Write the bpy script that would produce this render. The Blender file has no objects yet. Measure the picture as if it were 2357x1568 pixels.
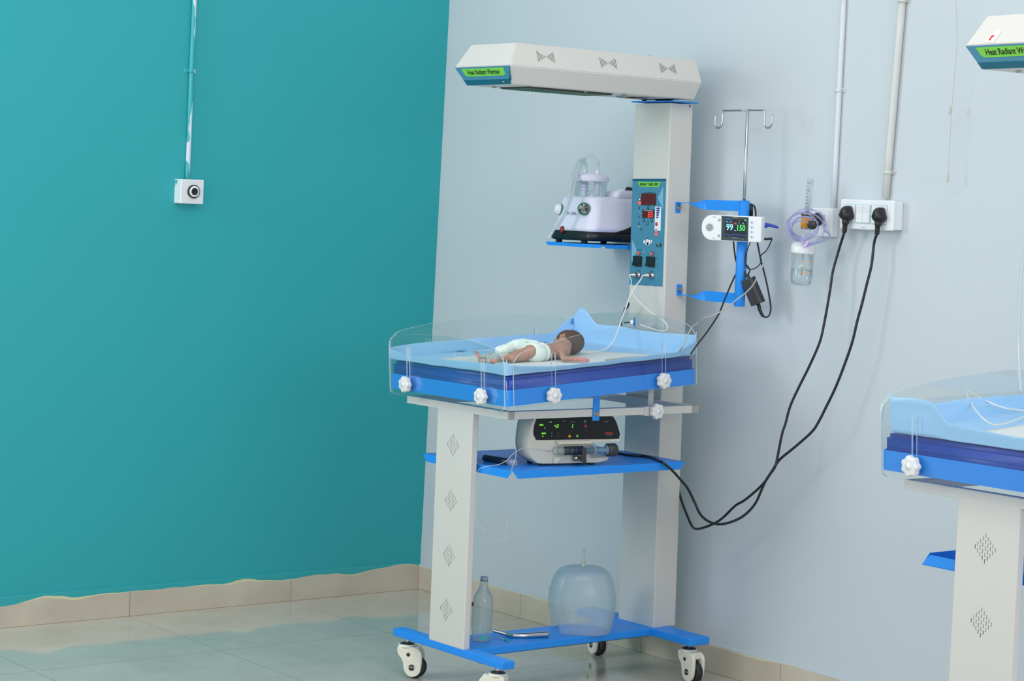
import bpy, bmesh, math, random
from mathutils import Vector, Matrix, geometry, noise
random.seed(7)
SC = bpy.context.scene
COL = SC.collection
# ------------------------------------------------------------------ camera
W, H, F = 2357.0, 1568.0, 4977.2795
CAM = Vector((6.8440447, -4.9321600, 1.5248752))
FW = Vector((-0.7865271, 0.6143294, -0.0630434))
RT = Vector((0.6129965, 0.7890235, 0.0409547))
UP = Vector((-0.0749024, 0.0064334, 0.9971701))
cd = bpy.data.cameras.new('camera'); cam = bpy.data.objects.new('camera', cd); COL.objects.link(cam)
cd.sensor_width = 36; cd.lens = 36 * F / W; cd.clip_start = .05; cd.clip_end = 60
cam.matrix_world = Matrix(((RT.x, UP.x, -FW.x, CAM.x), (RT.y, UP.y, -FW.y, CAM.y), (RT.z, UP.z, -FW.z, CAM.z), (0, 0, 0, 1)))
SC.camera = cam
# ------------------------------------------------------------------ light
SC.view_settings.view_transform = 'Standard'; SC.view_settings.look = 'None'
SC.view_settings.gamma = 1; SC.view_settings.use_curve_mapping = False
SC.view_settings.exposure = 0.31
wd = bpy.data.worlds.new('world'); SC.world = wd; wd.use_nodes = True
wd.node_tree.nodes['Background'].inputs[0].default_value = (.92, .955, 1.0, 1)
wd.node_tree.nodes['Background'].inputs[1].default_value = .76
def area(name, loc, target, size, power, color):
    l = bpy.data.lights.new(name, 'AREA'); l.shape = 'RECTANGLE'; l.size, l.size_y = size; l.energy = power; l.color = color
    o = bpy.data.objects.new(name, l); COL.objects.link(o); o.location = loc
    o.rotation_euler = (Vector(target) - Vector(loc)).to_track_quat('-Z', 'Y').to_euler(); return o
area('window_daylight', (.30, -4.3, 2.15), (2.0, 0, 1.1), (1.3, 1.5), 52, (.95, .98, 1.0))
area('ceiling_lamp', (3.1, -2.5, 3.1), (2.2, -1.6, 0), (2.6, .6), 20, (1.0, .98, .93))
area('camera_side_fill', (7.8, -2.6, 2.0), (2.0, -.8, 1.0), (2.6, 1.8), 50, (.95, .98, 1.0))  # unseen fill light, added to brighten the faces turned towards the camera

def at(px, py, x=None, y=None, z=None, d=None):
    """point of the place seen at a photo pixel on the plane x=, y= or z=, or at distance d along the view"""
    r = FW + RT * ((px - W / 2) / F) - UP * ((py - H / 2) / F)
    if x is not None: t = (x - CAM.x) / r.x
    elif y is not None: t = (y - CAM.y) / r.y
    elif z is not None: t = (z - CAM.z) / r.z
    else: t = d
    return CAM + r * t
# ------------------------------------------------------------------ materials
def srgb(r, g, b):
    f = lambda c: (c / 12.92 if c <= .04045 else ((c + .055) / 1.055) ** 2.4)
    return (f(r / 255), f(g / 255), f(b / 255), 1)
class NT:
    def __init__(s, m): s.t = m.node_tree; s.n = s.t.nodes; s.l = s.t.links
    def new(s, k, **kw):
        n = s.n.new(k)
        for a, b in kw.items(): setattr(n, a, b)
        return n
def principled(name, col, rough=.5, metal=0, spec=.5, coat=0, emit=None, estr=0, sss=0, bump=0, bscale=80, var=0, vscale=6):
    m = bpy.data.materials.new(name); m.use_nodes = True; t = NT(m); p = t.n['Principled BSDF']
    p.inputs['Base Color'].default_value = col; p.inputs['Roughness'].default_value = rough
    p.inputs['Metallic'].default_value = metal; p.inputs['Specular IOR Level'].default_value = spec
    p.inputs['Coat Weight'].default_value = coat
    if sss:
        p.inputs['Subsurface Weight'].default_value = sss; p.inputs['Subsurface Radius'].default_value = (.008, .003, .002); p.inputs['Subsurface Scale'].default_value = 1
    if emit: p.inputs['Emission Color'].default_value = emit; p.inputs['Emission Strength'].default_value = estr
    tc = t.new('ShaderNodeTexCoord')
    if var:
        nz = t.new('ShaderNodeTexNoise'); nz.inputs['Scale'].default_value = vscale; nz.inputs['Detail'].default_value = 5
        t.l.new(tc.outputs['Object'], nz.inputs['Vector'])
        mx = t.new('ShaderNodeMix', data_type='RGBA'); mx.inputs['A'].default_value = tuple(c * (1 - var) for c in col[:3]) + (1,); mx.inputs['B'].default_value = tuple(min(1, c * (1 + var)) for c in col[:3]) + (1,)
        t.l.new(nz.outputs['Fac'], mx.inputs['Factor']); t.l.new(mx.outputs['Result'], p.inputs['Base Color'])
    if bump:
        nb = t.new('ShaderNodeTexNoise'); nb.inputs['Scale'].default_value = bscale; nb.inputs['Detail'].default_value = 3
        t.l.new(tc.outputs['Object'], nb.inputs['Vector'])
        b = t.new('ShaderNodeBump'); b.inputs['Strength'].default_value = bump; b.inputs['Distance'].default_value = .002
        t.l.new(nb.outputs['Fac'], b.inputs['Height']); t.l.new(b.outputs['Normal'], p.inputs['Normal'])
    return m
def clear(name, tint, alpha_diffuse=0., dcol=(1, 1, 1, 1), rough=.02, gloss=.08):
    """thin clear plastic: see-through with a share of scatter, and a fresnel sheen"""
    m = bpy.data.materials.new(name); m.use_nodes = True; t = NT(m)
    t.n.remove(t.n['Principled BSDF']); out = t.n['Material Output']
    tr = t.new('ShaderNodeBsdfTransparent'); tr.inputs[0].default_value = tint
    df = t.new('ShaderNodeBsdfDiffuse'); df.inputs[0].default_value = dcol
    tl = t.new('ShaderNodeBsdfTranslucent'); tl.inputs[0].default_value = dcol
    ad = t.new('ShaderNodeMixShader'); ad.inputs[0].default_value = .5; t.l.new(df.outputs[0], ad.inputs[1]); t.l.new(tl.outputs[0], ad.inputs[2])
    m1 = t.new('ShaderNodeMixShader'); m1.inputs[0].default_value = alpha_diffuse; t.l.new(tr.outputs[0], m1.inputs[1]); t.l.new(ad.outputs[0], m1.inputs[2])
    gl = t.new('ShaderNodeBsdfGlossy'); gl.inputs['Roughness'].default_value = rough
    fr = t.new('ShaderNodeLayerWeight'); fr.inputs[0].default_value = .25
    mu = t.new('ShaderNodeMath', operation='MULTIPLY_ADD'); mu.inputs[1].default_value = gloss * 4; mu.inputs[2].default_value = gloss * .3; mu.use_clamp = True
    t.l.new(fr.outputs['Fresnel'], mu.inputs[0])
    m2 = t.new('ShaderNodeMixShader'); t.l.new(mu.outputs[0], m2.inputs[0]); t.l.new(m1.outputs[0], m2.inputs[1]); t.l.new(gl.outputs[0], m2.inputs[2])
    t.l.new(m2.outputs[0], out.inputs[0]); return m
M = {}
M['cream'] = principled('powder_coat_cream', srgb(206, 204, 198), .38, bump=.05, bscale=400)
M['blue'] = principled('powder_coat_blue', srgb(26, 140, 236), .42, bump=.05, bscale=400)
M['navy'] = principled('navy_vinyl', srgb(18, 64, 166), .38, bump=.25, bscale=60, var=.1)
M['pad_blue'] = principled('underpad_blue', srgb(158, 202, 238), .75, bump=.5, bscale=45)
M['pad_white'] = principled('underpad_white', srgb(218, 222, 222), .9, bump=.5, bscale=70)
M['white'] = principled('white_plastic', srgb(228, 231, 234), .32)
M['lilac'] = principled('suction_white', srgb(220, 220, 238), .3)
M['knob'] = principled('knob_plastic', srgb(222, 222, 222), .4)
M['ivory'] = principled('caster_ivory', srgb(226, 224, 208), .32)
M['pumpbody'] = principled('pump_ivory', srgb(214, 210, 194), .35)
M['black'] = principled('black_plastic', srgb(22, 24, 27), .38)
M['rubber'] = principled('black_rubber', srgb(30, 31, 34), .5)
M['dark'] = principled('dark_grey_plastic', srgb(50, 52, 55), .45)
M['panelblack'] = principled('gloss_black_panel', srgb(16, 17, 20), .22)
M['steel'] = principled('stainless_steel', srgb(190, 190, 188), .22, metal=1)
M['nickel'] = principled('nickel_bolt', srgb(176, 168, 150), .35, metal=1)
M['slot'] = principled('slot_dark', srgb(70, 68, 64), .8)
M['slotpaint'] = principled('slot_mark', srgb(128, 128, 124), .8)
M['stickblue'] = principled('panel_blue', srgb(70, 132, 160), .35)
M['stickdark'] = principled('panel_dark_teal', srgb(22, 92, 116), .35)
M['sticklight'] = principled('panel_light_blue', srgb(120, 172, 198), .35)
M['green'] = principled('label_green', srgb(120, 200, 70), .4)
M['ink'] = principled('black_ink', srgb(14, 18, 20), .5)
M['inkblue'] = principled('blue_ink', srgb(34, 52, 128), .5)
M['redplastic'] = principled('red_plastic', srgb(200, 40, 40), .35)
M['leddark'] = principled('unlit_display', srgb(92, 14, 24), .2)
M['ledred'] = principled('lit_red_led', srgb(255, 60, 40), .4, emit=(1, .03, .01, 1), estr=2.2)
M['ledgreen'] = principled('lit_green_led', srgb(120, 255, 30), .4, emit=(.25, 1, .03, 1), estr=.85)
M['lcdcyan'] = principled('screen_cyan', srgb(120, 220, 255), .4, emit=(.25, .75, 1, 1), estr=.9)
M['lcdgreen'] = principled('screen_green', srgb(60, 220, 90), .4, emit=(.08, .8, .12, 1), estr=.8)
M['lcdblue'] = principled('screen_blue', srgb(60, 110, 230), .4, emit=(.1, .25, .9, 1), estr=.7)
M['screen'] = principled('screen_dark', srgb(18, 28, 40), .2)
M['bezel'] = principled('screen_bezel', srgb(46, 66, 66), .25)
M['greyrubber'] = principled('speaker_grey', srgb(168, 172, 172), .6)
M['yellow'] = principled('yellow_button', srgb(226, 186, 30), .4)
M['btnblue'] = principled('blue_button', srgb(120, 178, 200), .4)
M['btnred'] = principled('red_button', srgb(196, 56, 52), .4)
M['btngreen'] = principled('green_button', srgb(104, 180, 50), .4)
M['plugblue'] = principled('connector_blue', srgb(58, 74, 190), .4)
M['greycable'] = principled('grey_cable', srgb(176, 178, 174), .45)
M['whitecable'] = principled('white_cable', srgb(228, 228, 222), .45)
M['amber'] = principled('amber_label', srgb(226, 150, 30), .35)
M['clear'] = clear('clear_acrylic', (.965, .985, .985, 1), .015, (.75, .85, .9, 1), .02, .05)
M['edge'] = clear('acrylic_cut_edge', (.80, .88, .88, 1), .66, (.84, .92, .94, 1), .2, .12)
M['jar'] = clear('clear_jar', (.94, .97, .97, 1), .04, (.8, .88, .92, 1), .03, .1)
M['tube'] = clear('clear_tubing', (.92, .95, .96, 1), .48, (.88, .93, .95, 1), .1, .12)
M['line'] = clear('thin_line_tubing', (.9, .93, .95, 1), .5, (.86, .9, .92, 1), .1, .12)
M['lilactube'] = clear('lilac_tubing', (.80, .80, .97, 1), .25, (.74, .74, .97, 1), .08, .16)
M['frost'] = clear('frosted_plastic', (.93, .97, .98, 1), .25, (.86, .91, .91, 1), .28, .08)
M['bottle'] = clear('bottle_plastic', (.88, .93, .93, 1), .22, (.74, .84, .86, 1), .12, .1)
M['water'] = clear('water', (.94, .97, .97, 1), .05, (.8, .88, .9, 1), .02, .1)
M['diaper'] = principled('diaper_white', srgb(222, 234, 226), .85, bump=.9, bscale=120)
M['leaf'] = principled('diaper_green_print', srgb(92, 160, 80), .8)
M['orange'] = principled('diaper_orange_print', srgb(224, 140, 96), .8)
M['tape'] = principled('grey_wrap', srgb(178, 182, 178), .75, bump=.8, bscale=90)
M['string'] = principled('old_string', srgb(188, 186, 172), .8)
M['tealpaint'] = principled('teal_paint', srgb(54, 170, 174), .6)
M['conduit'] = principled('pvc_white', srgb(212, 218, 224), .4)
M['conduit2'] = principled('pvc_cream', srgb(206, 208, 204), .4)
M['maroon'] = principled('maroon_print', srgb(110, 20, 50), .6)
M['tealplastic'] = principled('teal_plastic', srgb(60, 176, 160), .4)
M['pacblue'] = principled('filter_blue', srgb(40, 150, 235), .35)

def wall_mat(name, col, var=.03, rough=.65):
    return principled(name, col, rough, spec=.3, bump=.12, bscale=35, var=var, vscale=1.7)
M['wall_teal'] = wall_mat('teal_wall_paint', srgb(50, 166, 172), .035)
M['wall_white'] = wall_mat('white_wall_paint', srgb(197, 206, 211), .015)
def skirt_mat(name, axis, paint, edge, z0, amp):
    m = bpy.data.materials.new(name); m.use_nodes = True; t = NT(m); p = t.n['Principled BSDF']; p.inputs['Roughness'].default_value = .32
    g = t.new('ShaderNodeNewGeometry'); sp = t.new('ShaderNodeSeparateXYZ'); t.l.new(g.outputs['Position'], sp.inputs[0])
    n1 = t.new('ShaderNodeTexNoise'); n1.inputs['Scale'].default_value = 4; n1.inputs['Detail'].default_value = 3; t.l.new(g.outputs['Position'], n1.inputs['Vector'])
    mp = t.new('ShaderNodeMapping'); mp.inputs['Scale'].default_value = (4.2, 4.2, 0); t.l.new(g.outputs['Position'], mp.inputs['Vector'])
    n2 = t.new('ShaderNodeTexNoise'); n2.inputs['Scale'].default_value = 1; n2.inputs['Detail'].default_value = 2; n2.inputs['Roughness'].default_value = .35; t.l.new(mp.outputs[0], n2.inputs['Vector'])
    th = t.new('ShaderNodeMath', operation='MULTIPLY_ADD'); t.l.new(n2.outputs['Fac'], th.inputs[0]); th.inputs[1].default_value = amp; th.inputs[2].default_value = z0 - amp / 2
    mp3 = t.new('ShaderNodeMapping'); mp3.inputs['Scale'].default_value = (3, 3, 0); mp3.inputs['Location'].default_value = (5, 3, 1); t.l.new(g.outputs['Position'], mp3.inputs['Vector'])
    n3 = t.new('ShaderNodeTexNoise'); n3.inputs['Scale'].default_value = 1; t.l.new(mp3.outputs[0], n3.inputs['Vector'])
    wd3 = t.new('ShaderNodeMath', operation='MULTIPLY_ADD'); t.l.new(n3.outputs['Fac'], wd3.inputs[0]); wd3.inputs[1].default_value = -.05; wd3.inputs[2].default_value = .022
    wc = t.new('ShaderNodeMath', operation='MINIMUM'); t.l.new(wd3.outputs[0], wc.inputs[0]); wc.inputs[1].default_value = 0
    th2 = t.new('ShaderNodeMath', operation='ADD'); t.l.new(th.outputs[0], th2.inputs[0]); t.l.new(wc.outputs[0], th2.inputs[1])
    a = t.new('ShaderNodeMath', operation='GREATER_THAN'); t.l.new(sp.outputs['Z'], a.inputs[0]); t.l.new(th.outputs[0], a.inputs[1])
    b = t.new('ShaderNodeMath', operation='GREATER_THAN'); t.l.new(sp.outputs['Z'], b.inputs[0]); t.l.new(th2.outputs[0], b.inputs[1])
    cr = t.new('ShaderNodeValToRGB'); t.l.new(n1.outputs['Fac'], cr.inputs[0])
    cr.color_ramp.elements[0].position = .3; cr.color_ramp.elements[0].color = srgb(186, 176, 158); cr.color_ramp.elements[1].position = .7; cr.color_ramp.elements[1].color = srgb(204, 196, 178)
    # joints every .675 m
    jm = t.new('ShaderNodeMath', operation='ADD'); t.l.new(sp.outputs[axis], jm.inputs[0]); jm.inputs[1].default_value = (.675 * 10 - .655) if axis == 'X' else .675 * 10 + 1.275 - .675
    jd = t.new('ShaderNodeMath', operation='MODULO'); t.l.new(jm.outputs[0], jd.inputs[0]); jd.inputs[1].default_value = .675
    jl = t.new('ShaderNodeMath', operation='LESS_THAN'); t.l.new(jd.outputs[0], jl.inputs[0]); jl.inputs[1].default_value = .003
    jx = t.new('ShaderNodeMix', data_type='RGBA'); t.l.new(jl.outputs[0], jx.inputs['Factor']); t.l.new(cr.outputs[0], jx.inputs['A']); jx.inputs['B'].default_value = srgb(150, 142, 124)
    m1 = t.new('ShaderNodeMix', data_type='RGBA'); t.l.new(b.outputs[0], m1.inputs['Factor']); t.l.new(jx.outputs['Result'], m1.inputs['A']); m1.inputs['B'].default_value = edge
    m2 = t.new('ShaderNodeMix', data_type='RGBA'); t.l.new(a.outputs[0], m2.inputs['Factor']); t.l.new(m1.outputs['Result'], m2.inputs['A']); m2.inputs['B'].default_value = paint
    t.l.new(m2.outputs['Result'], p.inputs['Base Color']); return m
M['skirt_teal'] = skirt_mat('skirting_teal_side', 'Y', srgb(50, 166, 172), srgb(214, 212, 168), .090, .075)
M['skirt_white'] = skirt_mat('skirting_white_side', 'X', srgb(197, 206, 211), srgb(208, 210, 180), .093, .022)
def floor_mat():
    m = bpy.data.materials.new('glazed_floor_tiles'); m.use_nodes = True; t = NT(m); p = t.n['Principled BSDF']
    g = t.new('ShaderNodeNewGeometry'); sp = t.new('ShaderNodeSeparateXYZ'); t.l.new(g.outputs['Position'], sp.inputs[0])
    n1 = t.new('ShaderNodeTexNoise'); n1.inputs['Scale'].default_value = 3; n1.inputs['Detail'].default_value = 8; n1.inputs['Roughness'].default_value = .7; t.l.new(g.outputs['Position'], n1.inputs['Vector'])
    cr = t.new('ShaderNodeValToRGB'); t.l.new(n1.outputs['Fac'], cr.inputs[0])
    cr.color_ramp.elements[0].position = .3; cr.color_ramp.elements[0].color = srgb(180, 174, 160); cr.color_ramp.elements[1].position = .7; cr.color_ramp.elements[1].color = srgb(200, 194, 182)
    ls = []
    for ax, off in (('X', 6.75 - .66), ('Y', 13.5 + 1.28)):
        jm = t.new('ShaderNodeMath', operation='ADD'); t.l.new(sp.outputs[ax], jm.inputs[0]); jm.inputs[1].default_value = off
        jd = t.new('ShaderNodeMath', operation='MODULO'); t.l.new(jm.outputs[0], jd.inputs[0]); jd.inputs[1].default_value = .675
        jl = t.new('ShaderNodeMath', operation='LESS_THAN'); t.l.new(jd.outputs[0], jl.inputs[0]); jl.inputs[1].default_value = .0028; ls.append(jl)
    mxm = t.new('ShaderNodeMath', operation='MAXIMUM'); t.l.new(ls[0].outputs[0], mxm.inputs[0]); t.l.new(ls[1].outputs[0], mxm.inputs[1])
    jx = t.new('ShaderNodeMix', data_type='RGBA'); t.l.new(mxm.outputs[0], jx.inputs['Factor']); t.l.new(cr.outputs[0], jx.inputs['A']); jx.inputs['B'].default_value = srgb(140, 138, 122)
    t.l.new(jx.outputs['Result'], p.inputs['Base Color']); p.inputs['Roughness'].default_value = .07; p.inputs['Specular IOR Level'].default_value = .76
    n2 = t.new('ShaderNodeTexNoise'); n2.inputs['Scale'].default_value = 2.5; t.l.new(g.outputs['Position'], n2.inputs['Vector'])
    b = t.new('ShaderNodeBump'); b.inputs['Strength'].default_value = .05; b.inputs['Distance'].default_value = .01; t.l.new(n2.outputs['Fac'], b.inputs['Height']); t.l.new(b.outputs['Normal'], p.inputs['Normal'])
    return m
M['floor'] = floor_mat()
# ------------------------------------------------------------------ mesh builder
def basis(n, up=(0, 0, 1)):
    n = Vector(n).normalized(); up = Vector(up)
    if abs(n.dot(up)) > .98: up = Vector((0, 0, 1)) if abs(up.y) > .5 else Vector((0, 1, 0))
    u = up.cross(n).normalized(); return u, n.cross(u), n
class MB:
    def __init__(s, xf=None): s.v = []; s.f = []; s.m = []; s.sm = []; s.mats = []; s.xf = xf
    def mat(s, k):
        if k not in s.mats: s.mats.append(k)
        return s.mats.index(k)
    def add(s, vs, fs, mat, smooth=False, xf=None):
        o = len(s.v); k = s.mat(mat)
        for p in vs:
            p = Vector(p)
            if xf is not None: p = xf @ p
            if s.xf is not None: p = s.xf @ p
            s.v.append(p)
        for f in fs: s.f.append([i + o for i in f]); s.m.append(k); s.sm.append(smooth)
        return s
    def addbm(s, bm, mat, smooth=False, xf=None):
        bm.verts.ensure_lookup_table(); bm.verts.index_update()
        s.add([v.co for v in bm.verts], [[v.index for v in f.verts] for f in bm.faces], mat, smooth, xf); bm.free(); return s
    def box(s, x0, x1, y0, y1, z0, z1, mat, bev=0, seg=2, xf=None):
        bm = bmesh.new(); bmesh.ops.create_cube(bm, size=1)
        for v in bm.verts: v.co = Vector(((x0 + x1) / 2 + v.co.x * (x1 - x0), (y0 + y1) / 2 + v.co.y * (y1 - y0), (z0 + z1) / 2 + v.co.z * (z1 - z0)))
        if bev: bmesh.ops.bevel(bm, geom=bm.edges[:], offset=bev, segments=seg, affect='EDGES', profile=.5)
        return s.addbm(bm, mat, False, xf)
    def prism(s, pts, t, mat, o=(0, 0, 0), u=(1, 0, 0), v=(0, 1, 0), bev=0, seg=2, holes=(), edge=None, smooth=False, t0=0.):
        """2D outline extruded from t0 to t along u x v"""
        o, u, v = Vector(o), Vector(u), Vector(v); n = u.cross(v).normalized()
        P = lambda a, h: o + u * a[0] + v * a[1] + n * h
        if bev:
            bm = bmesh.new(); vs = [bm.verts.new(P(a, t0)) for a in pts]; f = bm.faces.new(vs)
            r = bmesh.ops.extrude_face_region(bm, geom=[f]); nv = [e for e in r['geom'] if isinstance(e, bmesh.types.BMVert)]
            for q in nv: q.co += n * (t - t0)
            bmesh.ops.recalc_face_normals(bm, faces=bm.faces[:])
            tops = [e for e in bm.edges if all(q in nv for q in e.verts)]
            bots = [e for e in bm.edges if all(q in vs for q in e.verts)]
            bmesh.ops.bevel(bm, geom=tops + bots, offset=bev, segments=seg, affect='EDGES', profile=.5)
            return s.addbm(bm, mat, smooth)
        loops = [list(pts)] + [list(h) for h in holes]
        tri = geometry.tessellate_polygon([[Vector((a[0], a[1], 0)) for a in l] for l in loops])
        flat = [a for l in loops for a in l]; N = len(flat)
        area2 = sum(pts[i][0] * pts[(i + 1) % len(pts)][1] - pts[(i + 1) % len(pts)][0] * pts[i][1] for i in range(len(pts)))
        tri = [tuple(q) for q in tri]
        fs = []
        for q in tri:
            a, b, c = (flat[i] for i in q); ar = (b[0] - a[0]) * (c[1] - a[1]) - (c[0] - a[0]) * (b[1] - a[1])
            q = q if ar > 0 else q[::-1]
            fs.append([i + N for i in q]); fs.append([i for i in q[::-1]])
        s.add([P(a, t0) for a in flat] + [P(a, t) for a in flat], fs, mat)
        es = []; k = 0
        for li, l in enumerate(loops):
            n_ = len(l)
            for i in range(n_):
                a, b = k + i, k + (i + 1) % n_
                es.append([a, b, b + N, a + N] if (area2 > 0) == (li == 0) else [b, a, a + N, b + N])
            k += n_
        return s.add([P(a, t0) for a in flat] + [P(a, t) for a in flat], es, edge or mat, smooth)
    def lathe(s, prof, mat, o=(0, 0, 0), axis=(0, 0, 1), n=28, smooth=True, sx=1, sy=1):
        u, v, w = basis(axis, (0, 1, 0)); o = Vector(o); vs = []; fs = []
        for r, h in prof:
            for i in range(n):
                a = 2 * math.pi * i / n; vs.append(o + u * (r * sx * math.cos(a)) + v * (r * sy * math.sin(a)) + w * h)
        for j in range(len(prof) - 1):
            for i in range(n):
                a, b = j * n + i, j * n + (i + 1) % n; fs.append([a, b, b + n, a + n])
        if prof[0][0] > 0: fs.append(list(range(n))[::-1])
        if prof[-1][0] > 0: fs.append([(len(prof) - 1) * n + i for i in range(n)])
        return s.add(vs, fs, mat, smooth)
    def cyl(s, a, b, r, mat, n=20, r2=None):
        a, b = Vector(a), Vector(b); L = (b - a).length; r2 = r if r2 is None else r2; e = min(r, L) * .08
        return s.lathe([(r - e, 0), (r, e), (r2, L - e), (r2 - e, L)], mat, a, b - a, n, smooth=False if n < 9 else True)
    def tube(s, pts, r, mat, n=10, sub=6, cap=True, closed=False, flat=None):
        P = [Vector(p) for p in pts]; R = r if isinstance(r, (list, tuple)) else [r] * len(P)
        q = []; rr = []
        if sub > 1 and len(P) > 2:
            for i in range(len(P) - 1):
                p0 = P[max(i - 1, 0)]; p1 = P[i]; p2 = P[i + 1]; p3 = P[min(i + 2, len(P) - 1)]
                for k in range(sub):
                    t = k / sub
                    q.append(.5 * ((2 * p1) + (p2 - p0) * t + (2 * p0 - 5 * p1 + 4 * p2 - p3) * t * t + (3 * p1 - p0 - 3 * p2 + p3) * t ** 3)); rr.append(R[i] * (1 - t) + R[i + 1] * t)
            q.append(P[-1]); rr.append(R[-1])
        else: q, rr = P, list(R)
        T = (q[1] - q[0]).normalized(); ref = Vector((0, 0, 1)) if abs(T.z) < .9 else Vector((1, 0, 0))
        N = (ref - T * ref.dot(T)).normalized(); vs = []; fs = []
        for i, p in enumerate(q):
            T2 = ((q[min(i + 1, len(q) - 1)] - q[max(i - 1, 0)])).normalized()
            N = (N - T2 * N.dot(T2)).normalized(); B = T2.cross(N)
            for k in range(n):
                a = 2 * math.pi * k / n
                vs.append(p + N * (rr[i] * math.cos(a)) + B * (rr[i] * math.sin(a)))
        for i in range(len(q) - 1):
            for k in range(n):
                a, b = i * n + k, i * n + (k + 1) % n; fs.append([a, b, b + n, a + n])
        if cap: fs.append(list(range(n))[::-1]); fs.append([(len(q) - 1) * n + i for i in range(n)])
        return s.add(vs, fs, mat, True)
    def ell(s, c, r, mat, rot=None, n=16):
        bm = bmesh.new(); bmesh.ops.create_uvsphere(bm, u_segments=n, v_segments=n // 2 + 2, radius=1)
        m = Matrix.Translation(Vector(c)) @ (rot.to_4x4() if rot else Matrix.Identity(4)) @ Matrix.Diagonal((r[0], r[1], r[2], 1))
        return s.addbm(bm, mat, True, m)
    def text(s, txt, o, u, v, size, mat, align='CENTER', depth=.0004, bold=0., sx=1., font_h=None):
        c = bpy.data.curves.new('lettering', 'FONT'); c.body = txt; c.size = 1; c.align_x = align; c.align_y = 'CENTER'; c.offset = bold; c.resolution_u = 2
        ob = bpy.data.objects.new('lettering', c); COL.objects.link(ob); dg = bpy.context.evaluated_depsgraph_get()
        me = bpy.data.meshes.new_from_object(ob.evaluated_get(dg)); u, v = Vector(u).normalized(), Vector(v).normalized(); n = u.cross(v)
        m = Matrix.Translation(Vector(o) + n * depth) @ Matrix((u, v, n)).transposed().to_4x4() @ Matrix.Diagonal((size * sx, size, 1, 1))
        s.add([p.co for p in me.vertices], [list(f.vertices) for f in me.polygons], mat, False, m)
        bpy.data.objects.remove(ob); bpy.data.meshes.remove(me); bpy.data.curves.remove(c); return s
    def build(s, name, parent=None, auto=True, recenter=False):
        rootp = Vector((0, 0, 0)); r = parent
        while r is not None:
            rootp += r.location; r = r.parent
        me = bpy.data.meshes.new(name)
        if parent is None:
            xs = [p.x for p in s.v]; ys = [p.y for p in s.v]; zs = [p.z for p in s.v]
            rootp = Vector(((min(xs) + max(xs)) / 2, (min(ys) + max(ys)) / 2, min(zs)))
        me.from_pydata([p - rootp for p in s.v], [], s.f)
        for k in s.mats: me.materials.append(M[k])
        me.polygons.foreach_set('material_index', s.m); me.polygons.foreach_set('use_smooth', s.sm); me.update()
        ob = bpy.data.objects.new(name, me); COL.objects.link(ob)
        if parent is None: ob.location = rootp
        else: ob.parent = parent
        return ob
def tag(o, label, cat, group=None):
    o['label'] = label; o['category'] = cat
    if group: o['group'] = group
    return o
def thing(name, loc, label, cat, group=None):
    o = bpy.data.objects.new(name, None); COL.objects.link(o); o.location = loc; o.empty_display_size = .05; return tag(o, label, cat, group)
def structure(o): o['kind'] = 'structure'; return o
def rrect(x0, x1, y0, y1, r, n=5):
    rs = r if isinstance(r, (list, tuple)) else [r] * 4   # bl, br, tr, tl
    out = []
    for (cx, cy, a0, q) in ((x0, y0, 180, rs[0]), (x1, y0, 270, rs[1]), (x1, y1, 0, rs[2]), (x0, y1, 90, rs[3])):
        ox = cx + (q if cx == x0 else -q); oy = cy + (q if cy == y0 else -q)
        if q <= 0: out.append((cx, cy)); continue
        for k in range(n + 1):
            a = math.radians(a0 + 90 * k / n); out.append((ox + q * math.cos(a), oy + q * math.sin(a)))
    return out
def circle(cx, cy, r, n=20, r2=None): return [(cx + r * math.cos(2 * math.pi * k / n), cy + (r2 or r) * math.sin(2 * math.pi * k / n)) for k in range(n)]
def curve2(pts, sub=6):
    P = [Vector((a[0], a[1])) for a in pts]; q = []
    for i in range(len(P) - 1):
        p0 = P[max(i - 1, 0)]; p1 = P[i]; p2 = P[i + 1]; p3 = P[min(i + 2, len(P) - 1)]
        for k in range(sub):
            t = k / sub; w = .5 * ((2 * p1) + (p2 - p0) * t + (2 * p0 - 5 * p1 + 4 * p2 - p3) * t * t + (3 * p1 - p0 - 3 * p2 + p3) * t ** 3); q.append((w.x, w.y))
    q.append((P[-1].x, P[-1].y)); return q
# ------------------------------------------------------------------ setting
LEAN = .0229                       # the teal wall leans a touch
b = MB(); b.box(-.2, 6.2, -4.6, .2, -.06, 0, 'floor'); structure(b.build('floor'))
b = MB(); b.box(-.2, 6.2, 0, .12, 0, 3.1, 'wall_white'); structure(b.build('wall_back'))
b = MB(); b.prism([(-4.6, 0), (.05, 0), (.05, 3.1), (-4.6, 3.1)], .12, 'wall_teal', (-.12, 0, 0), (0, 1, 0), (LEAN, 0, 1)); structure(b.build('wall_left'))
b = MB(); b.box(0, .009, -4.6, -.009, 0, .108, 'skirt_teal', .002); structure(b.build('baseboard_left'))
b = MB(); b.box(0, 6.2, -.009, 0, 0, .100, 'skirt_white', .002); structure(b.build('baseboard_back'))
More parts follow.
